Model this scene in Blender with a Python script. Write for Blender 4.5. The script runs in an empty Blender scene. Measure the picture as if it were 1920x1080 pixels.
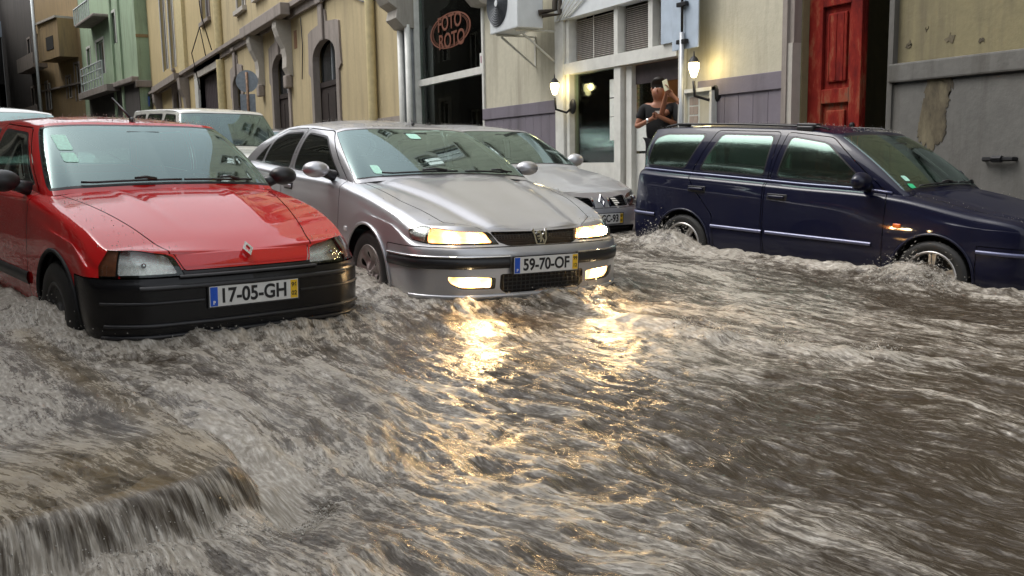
import bpy, bmesh, math, random
import numpy as np
from mathutils import Vector, Matrix
random.seed(7); rng = np.random.RandomState(11)
D2R = math.radians
scene = bpy.context.scene
COL = scene.collection
# ------------------------------------------------------------------ camera
CAM_POS = Vector((0, 0, 1.3076))
FW = Vector((-0.88303654, 0.44910648, -0.13619779)); RT = Vector((0.4552895, 0.8901906, -0.01649733)); UP = Vector((-0.11383294, 0.07657717, 0.99054429))
FPX = 1750.17
cam_d = bpy.data.cameras.new('camera'); cam_o = bpy.data.objects.new('camera', cam_d); COL.objects.link(cam_o)
cam_d.sensor_width = 36; cam_d.lens = 36 * FPX / 1920; cam_d.clip_start = .05; cam_d.clip_end = 900
cam_o.matrix_world = Matrix((( RT.x, UP.x, -FW.x, CAM_POS.x), (RT.y, UP.y, -FW.y, CAM_POS.y), (RT.z, UP.z, -FW.z, CAM_POS.z), (0, 0, 0, 1)))
scene.camera = cam_o
# ------------------------------------------------------------------ overcast sky, soft sun, exposure
SUN_EL, SUN_AZ = D2R(58), D2R(215)
world = bpy.data.worlds.new('World'); scene.world = world; world.use_nodes = True
wn = world.node_tree.nodes; wl = world.node_tree.links; wn.clear()
sky = wn.new('ShaderNodeTexSky'); sky.sky_type = 'NISHITA'; sky.sun_disc = False; sky.sun_elevation = SUN_EL; sky.sun_rotation = SUN_AZ; sky.dust_density = 4; sky.air_density = 1.5
hs = wn.new('ShaderNodeHueSaturation'); hs.inputs['Saturation'].default_value = .22
bg = wn.new('ShaderNodeBackground'); bg.inputs['Strength'].default_value = .15
wo = wn.new('ShaderNodeOutputWorld')
wl.new(sky.outputs[0], hs.inputs['Color']); wl.new(hs.outputs[0], bg.inputs['Color']); wl.new(bg.outputs[0], wo.inputs['Surface'])
sun_d = bpy.data.lights.new('sun', 'SUN'); sun_d.energy = .4; sun_d.angle = D2R(25); sun_d.color = (1, .97, .92)
sun_o = bpy.data.objects.new('sun', sun_d); COL.objects.link(sun_o)
sdir = Vector((math.sin(SUN_AZ) * math.cos(SUN_EL), math.cos(SUN_AZ) * math.cos(SUN_EL), math.sin(SUN_EL)))
sun_o.rotation_euler = sdir.to_track_quat('Z', 'Y').to_euler()
vs = scene.view_settings; vs.view_transform = 'Standard'; vs.look = 'None'; vs.gamma = 1; vs.use_curve_mapping = False; vs.exposure = .95
scene.cycles.use_denoising = True
scene.cycles.max_bounces = 8; scene.cycles.transparent_max_bounces = 16; scene.cycles.sample_clamp_indirect = 4
# ------------------------------------------------------------------ terrain frame
SX, SY = .0395, .0179
def road_z(x, y): return -SX * x - SY * y
NRM = Vector((SX, SY, 1)).normalized()
def ray(px, py): return FW + RT * ((px - 960) / FPX) - UP * ((py - 540) / FPX)
# ------------------------------------------------------------------ materials
def new_mat(name):
    m = bpy.data.materials.new(name); m.use_nodes = True; nt = m.node_tree
    return m, nt, nt.nodes['Principled BSDF']
def N(nt, kind, **kw):
    n = nt.nodes.new(kind)
    for k, v in kw.items():
        if k in n.inputs: n.inputs[k].default_value = v
        else: setattr(n, k, v)
    return n
def objco(nt, scale=(1, 1, 1), rot=(0, 0, 0)):
    t = nt.nodes.new('ShaderNodeTexCoord'); m = nt.nodes.new('ShaderNodeMapping')
    m.inputs['Scale'].default_value = scale; m.inputs['Rotation'].default_value = rot
    nt.links.new(t.outputs['Object'], m.inputs['Vector']); return m.outputs[0]
def ramp(nt, fac, stops):
    r = nt.nodes.new('ShaderNodeValToRGB'); e = r.color_ramp.elements
    while len(e) < len(stops): e.new(.5)
    for el, (p, c) in zip(e, stops):
        el.position = p; el.color = c if len(c) == 4 else (*c, 1)
    nt.links.new(fac, r.inputs[0]); return r.outputs[0]
def mixc(nt, fac, a, b, mode='MIX'):
    m = nt.nodes.new('ShaderNodeMix'); m.data_type = 'RGBA'; m.blend_type = mode
    for s, v in ((0, fac), (6, a), (7, b)):
        if isinstance(v, (int, float)): m.inputs[s].default_value = v
        elif isinstance(v, tuple): m.inputs[s].default_value = (*v, 1) if len(v) == 3 else v
        else: nt.links.new(v, m.inputs[s])
    return m.outputs[2]
def bump(nt, bsdf, h, strength=.3, dist=.01):
    b = N(nt, 'ShaderNodeBump'); b.inputs['Strength'].default_value = strength; b.inputs['Distance'].default_value = dist
    nt.links.new(h, b.inputs['Height']); nt.links.new(b.outputs[0], bsdf.inputs['Normal'])
def noise(nt, vec, scale, detail=4, rough=.55):
    n = N(nt, 'ShaderNodeTexNoise'); n.inputs['Scale'].default_value = scale; n.inputs['Detail'].default_value = detail; n.inputs['Roughness'].default_value = rough
    if vec is not None: nt.links.new(vec, n.inputs['Vector'])
    return n.outputs[0]
def plain(name, col, rough=.5, metal=0, var=.15, scale=8, bmp=.1, coat=0, spec=.5):
    m, nt, b = new_mat(name)
    v = objco(nt); n = noise(nt, v, scale, 5)
    c = ramp(nt, n, [(.25, tuple(x * (1 - var) for x in col)), (.75, tuple(min(1, x * (1 + var)) for x in col))])
    nt.links.new(c, b.inputs['Base Color']); b.inputs['Roughness'].default_value = rough; b.inputs['Metallic'].default_value = metal
    b.inputs['Coat Weight'].default_value = coat; b.inputs['Specular IOR Level'].default_value = spec
    if bmp: bump(nt, b, noise(nt, v, scale * 6, 3), bmp, .004)
    return m
def plaster(name, col, dirt=(.12, .10, .08), amount=.5, fine=.2):
    m, nt, b = new_mat(name)
    v = objco(nt); vstreak = objco(nt, (2.2, 2.2, .25))
    big = noise(nt, v, .5, 6, .6); st = noise(nt, vstreak, 1.2, 6, .65); fn = noise(nt, v, 9, 6, .6)
    c = mixc(nt, ramp(nt, big, [(.35, (0, 0, 0)), (.7, (1, 1, 1))]), tuple(x * .86 for x in col), col)
    c = mixc(nt, ramp(nt, st, [(.48, (0, 0, 0)), (.72, (amount,) * 3)]), c, dirt)
    c = mixc(nt, ramp(nt, fn, [(.4, (0, 0, 0)), (.75, (fine,) * 3)]), c, tuple(x * .6 for x in col))
    nt.links.new(c, b.inputs['Base Color']); b.inputs['Roughness'].default_value = .8
    bump(nt, b, noise(nt, v, 22, 5), .35, .01)
    return m
def car_paint(name, col, metal=0., rough=.3, flake=.0, coat=1., crough=.03, spec=.5):
    m, nt, b = new_mat(name); v = objco(nt)
    dirt = ramp(nt, noise(nt, v, 3, 6, .6), [(.45, (0, 0, 0)), (.85, (.25,) * 3)])
    b.inputs['Metallic'].default_value = metal; b.inputs['Roughness'].default_value = rough
    b.inputs['Coat Weight'].default_value = coat; b.inputs['Coat Roughness'].default_value = crough; b.inputs['Coat IOR'].default_value = 1.75; b.inputs['Specular IOR Level'].default_value = spec
    cc = col
    if flake:
        vo = N(nt, 'ShaderNodeTexVoronoi'); vo.inputs['Scale'].default_value = 900; nt.links.new(v, vo.inputs['Vector'])
        cc = mixc(nt, ramp(nt, vo.outputs['Distance'], [(.2, (flake,) * 3), (.6, (0, 0, 0))]), col, tuple(min(1, x * 1.5 + .05) for x in col))
    c = mixc(nt, dirt, cc, tuple(x * .55 + .02 for x in col)); nt.links.new(c, b.inputs['Base Color'])
    # rain beads
    vo2 = N(nt, 'ShaderNodeTexVoronoi'); vo2.inputs['Scale'].default_value = 95; nt.links.new(v, vo2.inputs['Vector'])
    drops = ramp(nt, vo2.outputs['Distance'], [(.0, (1, 1, 1)), (.28, (0, 0, 0))])
    wv = mixc(nt, .25, drops, noise(nt, v, 3, 2))
    bp = N(nt, 'ShaderNodeBump'); bp.inputs['Strength'].default_value = .16; bp.inputs['Distance'].default_value = .004
    nt.links.new(wv, bp.inputs['Height']); nt.links.new(bp.outputs[0], b.inputs['Coat Normal'])
    bp2 = N(nt, 'ShaderNodeBump'); bp2.inputs['Strength'].default_value = .06; bp2.inputs['Distance'].default_value = .004
    nt.links.new(wv, bp2.inputs['Height']); nt.links.new(bp2.outputs[0], b.inputs['Normal'])
    return m
def glass_mat(name, tint=(.30, .42, .38), refl=1.5, base=.04, rough=.02, gc=(.93, 1, .97)):
    m = bpy.data.materials.new(name); m.use_nodes = True; nt = m.node_tree; nt.nodes.clear()
    o = N(nt, 'ShaderNodeOutputMaterial'); t = N(nt, 'ShaderNodeBsdfTransparent'); t.inputs[0].default_value = (*tint, 1)
    g = N(nt, 'ShaderNodeBsdfGlossy'); g.inputs['Roughness'].default_value = rough; g.inputs[0].default_value = (*gc, 1)
    f = N(nt, 'ShaderNodeFresnel'); f.inputs['IOR'].default_value = refl
    ma = N(nt, 'ShaderNodeMath', operation='ADD', use_clamp=True); ma.inputs[1].default_value = base
    v = objco(nt); bp = N(nt, 'ShaderNodeBump'); bp.inputs['Strength'].default_value = .12; bp.inputs['Distance'].default_value = .004
    vo = N(nt, 'ShaderNodeTexVoronoi'); vo.inputs['Scale'].default_value = 70; nt.links.new(v, vo.inputs['Vector'])
    dr = ramp(nt, vo.outputs['Distance'], [(0, (1, 1, 1)), (.3, (0, 0, 0))])
    nt.links.new(mixc(nt, .3, dr, noise(nt, v, 4, 2)), bp.inputs['Height']); nt.links.new(bp.outputs[0], g.inputs['Normal'])
    mx = N(nt, 'ShaderNodeMixShader')
    nt.links.new(f.outputs[0], ma.inputs[0]); nt.links.new(ma.outputs[0], mx.inputs[0]); nt.links.new(t.outputs[0], mx.inputs[1]); nt.links.new(g.outputs[0], mx.inputs[2]); nt.links.new(mx.outputs[0], o.inputs[0])
    return m
def emit_mat(name, col, strength, pattern=0):
    m, nt, b = new_mat(name)
    b.inputs['Base Color'].default_value = (*col, 1); b.inputs['Emission Color'].default_value = (*col, 1); b.inputs['Emission Strength'].default_value = strength
    if pattern:
        v = objco(nt); vo = N(nt, 'ShaderNodeTexVoronoi'); vo.inputs['Scale'].default_value = pattern; nt.links.new(v, vo.inputs['Vector'])
        r = ramp(nt, vo.outputs['Distance'], [(.1, (1, 1, 1)), (.40, (.35, .35, .35)), (.8, (.06, .06, .06))])
        mm = N(nt, 'ShaderNodeMath', operation='MULTIPLY'); mm.inputs[1].default_value = strength
        nt.links.new(r, mm.inputs[0]); nt.links.new(mm.outputs[0], b.inputs['Emission Strength'])
    return m
M = {}
M['red'] = car_paint('red_car_paint', (.50, .005, .006), 0, .55, spec=.05)
M['silver'] = car_paint('silver_car_paint', (.47, .47, .49), .7, .38, .4, coat=.7, crough=.05)
M['silver_light'] = car_paint('pale_silver_paint', (.50, .51, .53), .6, .40, .4, coat=.6, crough=.06)
M['navy'] = car_paint('navy_car_paint', (.002, .003, .018), 0, .4, .15, coat=.38, spec=.1)
M['white_paint'] = car_paint('white_car_paint', (.72, .72, .66), 0, .4)
M['dark_paint'] = car_paint('dark_car_paint', (.02, .022, .025), .2, .3)
M['grey_paint'] = car_paint('grey_car_paint', (.30, .31, .33), .8, .35, .4)
M['trim'] = plain('black_trim', (.016, .016, .018), .38, 0, .2, 20, .1)
M['bumper'] = plain('black_bumper_plastic', (.006, .006, .007), .26, 0, .3, 9, .15, 0, .35)
M['shell'] = plain('dark_shell', (.006, .006, .007), .7, 0, .1, 8, 0)
M['tyre'] = plain('tyre_rubber', (.014, .014, .014), .6, 0, .2, 20, .2)
M['alloy'] = plain('alloy_rim', (.42, .40, .38), .32, .8, .3, 14, .1)
M['alloy_dark'] = plain('dirty_alloy', (.30, .27, .26), .4, .7, .35, 14, .1)
M['chrome'] = plain('chrome', (.75, .75, .76), .12, 1, .08, 20, .05)
M['reflector'] = plain('lamp_reflector', (.86, .86, .84), .16, 1, .15, 60, .6)
M['lens'] = glass_mat('lamp_lens', (.86, .88, .86), 1.45, .03)
M['amber_lens'] = plain('amber_lens', (.34, .11, .05), .2, 0, .25, 40, .2, 1)
M['orange_lamp'] = plain('orange_indicator', (.9, .16, .01), .25, 0, .1, 40, .2, 1)
M['redlens'] = plain('red_lens', (.35, .01, .01), .2, 0, .1, 40, .2, 1)
M['glass'] = glass_mat('car_glass', (.30, .44, .39), 1.65, .15, gc=(.78, 1, .98))
M['glass_side'] = glass_mat('car_side_glass', (.28, .38, .34), 1.55, .06)
M['seat'] = plain('seat_fabric', (.035, .036, .04), .9, 0, .2, 30, .2)
M['dash'] = plain('dashboard', (.018, .018, .02), .6, 0, .2, 10, .1)
M['plate'] = plain('plate_white', (.70, .70, .68), .35, 0, .06, 30, .05)
M['plate_blue'] = plain('plate_blue', (.01, .09, .55), .35, 0, .1, 30, 0)
M['plate_yellow'] = plain('plate_yellow', (.80, .50, .02), .35, 0, .1, 30, 0)
M['ink'] = plain('black_ink', (.01, .01, .012), .5, 0, .1, 30, 0)
M['white_ink'] = plain('white_ink', (.8, .8, .8), .5, 0, .05, 30, 0)
M['sticker'] = plain('pale_sticker', (.42, .75, .62), .4, 0, .15, 60, 0)
M['sticker_green'] = plain('green_sticker', (.05, .55, .25), .4, 0, .1, 40, 0)
M['head_on'] = emit_mat('lit_headlight', (1, .42, .12), 5.5, 13)
M['bulb_on'] = emit_mat('lit_bulb', (1, .72, .38), 120)
M['fog_on'] = emit_mat('lit_fog_lamp', (1, .55, .20), 11, 9)
# ------------------------------------------------------------------ object helpers
def tag(o, label=None, cat=None, group=None, kind=None):
    if label: o['label'] = label
    if cat: o['category'] = cat
    if group: o['group'] = group
    if kind: o['kind'] = kind
    return o
def empty(name, loc=(0, 0, 0), label=None, cat=None, group=None):
    o = bpy.data.objects.new(name, None); COL.objects.link(o); o.location = loc; o.empty_display_size = .2
    return tag(o, label, cat, group)
def link_mesh(name, me, mat, parent=None, smooth=True):
    if mat is not None:
        me.materials.clear()
        for mm in (mat if isinstance(mat, (list, tuple)) else [mat]): me.materials.append(mm)
    if smooth: me.shade_smooth()
    o = bpy.data.objects.new(name, me); COL.objects.link(o); o.parent = parent
    return o
NKD = [None]
def apply_normals(me):
    if NKD[0] is None: return
    kd, nn = NKD[0]; ns = []
    for v in me.vertices:
        co, i, d = kd.find(v.co); ns.append(tuple(nn[i]) if d < .012 else tuple(v.normal))
    me.normals_split_custom_set_from_vertices(ns)
def np_mesh(name, V, F):
    me = bpy.data.meshes.new(name); V = np.asarray(V, float)[:, :3]; F = np.asarray(F, int)
    me.vertices.add(len(V)); me.vertices.foreach_set('co', V.ravel())
    k = F.shape[1]; me.loops.add(F.size); me.loops.foreach_set('vertex_index', F.ravel().astype(np.int32))
    me.polygons.add(len(F)); me.polygons.foreach_set('loop_start', np.arange(0, F.size, k, dtype=np.int32))
    me.update(calc_edges=True); me.validate(); return me
def npobj(name, V, F, mat, parent=None, smooth=True, smooth_angle=None):
    return link_mesh(name, np_mesh(name, V, F), mat, parent, smooth)
class MB:
    """collects simple solids into one mesh"""
    def __init__(s): s.v = []; s.f = []
    def add(s, vs_, fs_):
        n = len(s.v); s.v += [tuple(v) for v in vs_]; s.f += [tuple(i + n for i in f) for f in fs_]; return s
    def box(s, x0, x1, y0, y1, z0, z1):
        return s.add([(x0, y0, z0), (x1, y0, z0), (x1, y1, z0), (x0, y1, z0), (x0, y0, z1), (x1, y0, z1), (x1, y1, z1), (x0, y1, z1)],
                     [(0, 3, 2, 1), (4, 5, 6, 7), (0, 1, 5, 4), (1, 2, 6, 5), (2, 3, 7, 6), (3, 0, 4, 7)])
    def tube(s, pts, r, n=8, caps=True):
        pts = [Vector(p) for p in pts]; rs = r if isinstance(r, (list, tuple)) else [r] * len(pts); base = len(s.v)
        prev = None
        for i, p in enumerate(pts):
            d = (pts[min(i + 1, len(pts) - 1)] - pts[max(i - 1, 0)]).normalized()
            if prev is None: a = d.orthogonal().normalized()
            else: a = (prev - d * prev.dot(d)).normalized()
            prev = a; b = d.cross(a)
            for k in range(n):
                t = 2 * math.pi * k / n; s.v.append(tuple(p + (a * math.cos(t) + b * math.sin(t)) * rs[i]))
        for i in range(len(pts) - 1):
            for k in range(n):
                k2 = (k + 1) % n; s.f.append((base + i * n + k, base + i * n + k2, base + (i + 1) * n + k2, base + (i + 1) * n + k))
        if caps:
            s.f.append(tuple(base + k for k in reversed(range(n)))); s.f.append(tuple(base + (len(pts) - 1) * n + k for k in range(n)))
        return s
    def lathe(s, prof, n=24, axis='y', c=(0, 0, 0)):
        base = len(s.v)
        for (r, h) in prof:
            for k in range(n):
                t = 2 * math.pi * k / n; a, b = r * math.cos(t), r * math.sin(t)
                p = {'y': (a, h, b), 'z': (a, b, h), 'x': (h, a, b)}[axis]
                s.v.append((p[0] + c[0], p[1] + c[1], p[2] + c[2]))
        for i in range(len(prof) - 1):
            for k in range(n):
                k2 = (k + 1) % n; s.f.append((base + i * n + k, base + (i + 1) * n + k, base + (i + 1) * n + k2, base + i * n + k2))
        return s
    def ball(s, c, r, n=10, sq=(1, 1, 1)):
        prof = [(max(1e-4, math.sin(math.pi * i / (n // 2 + 1))), -math.cos(math.pi * i / (n // 2 + 1))) for i in range(n // 2 + 2)]
        b = len(s.v); s.lathe(prof, n, 'z')
        for i in range(b, len(s.v)):
            v = s.v[i]; s.v[i] = (c[0] + v[0] * r * sq[0], c[1] + v[1] * r * sq[1], c[2] + v[2] * r * sq[2])
        return s
    def poly(s, pts, d0, d1, fr=None):
        """extruded polygon; pts (a,b) ; fr(a,b,d)->xyz"""
        n = len(pts); fr = fr or (lambda a, b, d: (a, d, b))
        s.add([fr(a, b, d0) for a, b in pts] + [fr(a, b, d1) for a, b in pts],
              [tuple(range(n))[::-1], tuple(range(n, 2 * n))] + [(i, (i + 1) % n, n + (i + 1) % n, n + i) for i in range(n)])
        return s
    def build(s, name, mat, parent=None, smooth=False, loc=None, bevel=0, angle=None):
        me = bpy.data.meshes.new(name); vv = s.v
        if loc is not None: vv = [(v[0] - loc[0], v[1] - loc[1], v[2] - loc[2]) for v in vv]
        me.from_pydata(vv, [], s.f); me.validate()
        bm = bmesh.new(); bm.from_mesh(me); bmesh.ops.recalc_face_normals(bm, faces=bm.faces)
        if bevel: bmesh.ops.bevel(bm, geom=list(bm.edges), offset=bevel, segments=2, affect='EDGES', clamp_overlap=True, profile=.6)
        ng = [f for f in bm.faces if len(f.verts) > 4]
        if ng: bmesh.ops.triangulate(bm, faces=ng)
        bm.to_mesh(me); bm.free()
        o = link_mesh(name, me, mat, parent, smooth)
        if angle: me.set_sharp_from_angle(angle=D2R(angle))
        return o
def text_mesh(txt, size, depth=.002, bold=0.0, align='CENTER', sx=1.):
    cu = bpy.data.curves.new('t', 'FONT'); cu.body = txt; cu.size = size; cu.extrude = depth; cu.align_x = align; cu.align_y = 'CENTER'; cu.offset = bold
    o = bpy.data.objects.new('t', cu); COL.objects.link(o)
    dg = bpy.context.evaluated_depsgraph_get(); me = bpy.data.meshes.new_from_object(o.evaluated_get(dg)); bpy.data.objects.remove(o)
    if sx != 1: me.transform(Matrix.Diagonal((sx, 1, 1, 1)))
    return me
def text_obj(name, txt, size, mat, parent, matrix, depth=.002, bold=0., sx=1., width=None):
    me = text_mesh(txt, size, depth, bold, 'CENTER', sx)
    if width:
        xs = [v.co.x for v in me.vertices]; k = width / (max(xs) - min(xs)); c = (max(xs) + min(xs)) / 2
        me.transform(Matrix.Diagonal((k, 1, 1, 1)) @ Matrix.Translation((-c, 0, 0)))
    me.transform(matrix); o = link_mesh(name, me, mat, parent, False); return o
# ------------------------------------------------------------------ surface cutting (numpy)
def clip(V, T, f):
    """keep f<=0"""
    f = np.where(np.abs(f) < 1e-7, -1e-7, f); ins = f <= 0; cnt = ins[T].sum(1)
    out = [T[cnt == 3]]; newv = []; cache = {}; nb = len(V); extra = []
    for t in T[(cnt > 0) & (cnt < 3)]:
        poly = []
        for i in range(3):
            a, b = int(t[i]), int(t[(i + 1) % 3])
            if ins[a]: poly.append(a)
            if ins[a] != ins[b]:
                k = (a, b) if a < b else (b, a)
                if k not in cache:
                    w = f[k[0]] / (f[k[0]] - f[k[1]]); newv.append(V[k[0]] * (1 - w) + V[k[1]] * w); cache[k] = nb + len(newv) - 1
                poly.append(cache[k])
        for i in range(1, len(poly) - 1): extra.append((poly[0], poly[i], poly[i + 1]))
    VV = np.vstack([V] + ([np.array(newv)] if newv else [])); TT = np.vstack(out + ([np.array(extra)] if extra else [])) if (len(out[0]) or extra) else np.zeros((0, 3), int)
    if len(TT) == 0: return V[:0], TT
    u, inv = np.unique(TT.ravel(), return_inverse=True)
    return VV[u], inv.reshape(TT.shape)
def sdp(P, poly):
    """signed distance to polygon, negative inside"""
    poly = np.asarray(poly, float); n = len(poly); d = np.full(len(P), 1e9); ins = np.zeros(len(P), bool)
    for i in range(n):
        a, b = poly[i], poly[(i + 1) % n]; e = b - a; w = P - a
        t = np.clip((w @ e) / max(e @ e, 1e-12), 0, 1); q = w - t[:, None] * e; d = np.minimum(d, (q ** 2).sum(1))
        c = ((a[1] <= P[:, 1]) != (b[1] <= P[:, 1])); 
        with np.errstate(divide='ignore', invalid='ignore'):
            xi = a[0] + (P[:, 1] - a[1]) / (b[1] - a[1]) * (b[0] - a[0])
        ins ^= c & (P[:, 0] < xi)
    d = np.sqrt(d); return np.where(ins, -d, d)
def rnd(poly, r):
    out = []; n = len(poly)
    for i in range(n):
        p0, p, p1 = (np.array(poly[(i + k) % n], float) for k in (-1, 0, 1))
        a = p0 - p; b = p1 - p; la, lb = np.linalg.norm(a), np.linalg.norm(b); ra, rb = min(r, la * .45), min(r, lb * .45)
        A = p + a / la * ra; B = p + b / lb * rb
        for t in (0, .25, .5, .75, 1): out.append(tuple((1 - t) ** 2 * A + 2 * t * (1 - t) * p + t * t * B))
    return out
def crom(P, K, n):
    """smooth resample of control rows P at n params; K knots"""
    P = np.asarray(P, float); K = np.asarray(K, float); m = len(P)
    d = (P[1:] - P[:-1]) / (K[1:] - K[:-1])[:, None]; T = np.zeros_like(P)
    h = K[1:] - K[:-1]
    T[1:-1] = (d[:-1] * h[1:, None] + d[1:] * h[:-1, None]) / (h[1:] + h[:-1])[:, None]
    # damp overshoot
    s = (d[:-1] * d[1:]) <= 0; T[1:-1][s] *= .35
    T[0] = d[0]; T[-1] = d[-1]
    u = np.asarray(n) if not np.isscalar(n) else np.linspace(K[0], K[-1], n)
    i = np.clip(np.searchsorted(K, u, side='right') - 1, 0, m - 2); t = ((u - K[i]) / h[i])[:, None]; hh = h[i][:, None]
    return (2 * t ** 3 - 3 * t ** 2 + 1) * P[i] + (t ** 3 - 2 * t ** 2 + t) * hh * T[i] + (-2 * t ** 3 + 3 * t ** 2) * P[i + 1] + (t ** 3 - t ** 2) * hh * T[i + 1]
def grid_tris(nu, nv):
    i, j = np.meshgrid(np.arange(nu - 1), np.arange(nv - 1), indexing='ij'); a = (i * nv + j).ravel(); b = a + nv
    return np.vstack([np.stack([a, b, b + 1], 1), np.stack([a, b + 1, a + 1], 1)])
def outward(V, T, c):
    """flip so normals face away from c"""
    if len(T) == 0: return T
    a, b, d = V[T[:, 0], :3], V[T[:, 1], :3], V[T[:, 2], :3]; n = np.cross(b - a, d - a); s = (n * ((a + b + d) / 3 - c)).sum()
    return T if s > 0 else T[:, ::-1]
def mirror(V, T):
    V2 = V.copy(); V2[:, 1] *= -1; return V2, T[:, ::-1]
def join(*ms):
    Vs = []; Ts = []; n = 0
    for V, T in ms:
        if len(T) == 0: continue
        Vs.append(V[:, :3]); Ts.append(T + n); n += len(V)
    return np.vstack(Vs), np.vstack(Ts)
def vnormals(V, T):
    a, b, c = V[T[:, 0], :3], V[T[:, 1], :3], V[T[:, 2], :3]; fn = np.cross(b - a, c - a); n = np.zeros((len(V), 3))
    for k in range(3): np.add.at(n, T[:, k], fn)
    return n / np.maximum(np.linalg.norm(n, axis=1), 1e-9)[:, None]
def offset(V, T, d):
    W = V.copy(); W[:, :3] += vnormals(V, T) * d; return W, T
# ------------------------------------------------------------------ cars
def S(top, ins=.075): return [(.18, .06), (.28, .02), (.42, 0), (.56, 0), (.70, .006), (top - .10, .018), (top - .03, .04), (top, ins)]
LETTER = Matrix(((0, 0, 1, 0), (1, 0, 0, 0), (0, 1, 0, 0), (0, 0, 0, 1)))     # text plane -> facing the car's front
def make_plate(root, x, z, chars, top, bottom, tilt=0):
    loc = Vector((x, 0, z))
    p = MB().box(-.004, .004, -.26, .26, -.055, .055).build('number_plate', M['plate'], root, bevel=.002); p.location = loc; p.rotation_euler = (0, tilt, 0)
    MB().box(.0041, .0056, -.256, -.215, -.051, .051).build('blue_band', M['plate_blue'], p)
    MB().box(.0041, .0056, .213, .256, -.051, .051).build('yellow_band', M['plate_yellow'], p)
    MB().box(-.006, .003, -.268, .268, -.062, .062).build('plate_holder', M['trim'], p)
    text_obj('plate_letters', chars, .105, M['ink'], p, Matrix.Translation((.0055, -.001, -.002)) @ LETTER @ Matrix.Diagonal((1, 1.03, 1, 1)), .001, .0025, 1, .375)
    text_obj('country_letter', 'P', .026, M['white_ink'], p, Matrix.Translation((.0062, -.235, -.033)) @ LETTER, .0006, .001)
    text_obj('year_digits', top, .034, M['ink'], p, Matrix.Translation((.0062, .2345, .024)) @ LETTER, .0006, .0008)
    text_obj('month_digits', bottom, .034, M['ink'], p, Matrix.Translation((.0062, .2345, -.024)) @ LETTER, .0006, .0008)
    return p
RIMS = {}
M['wheel_cover'] = plain('shaded_wheel_cover', (.07, .07, .07), .5, .3, .4, 14, .1)  # colour darkened for the shade deep inside the wheel arch
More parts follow.
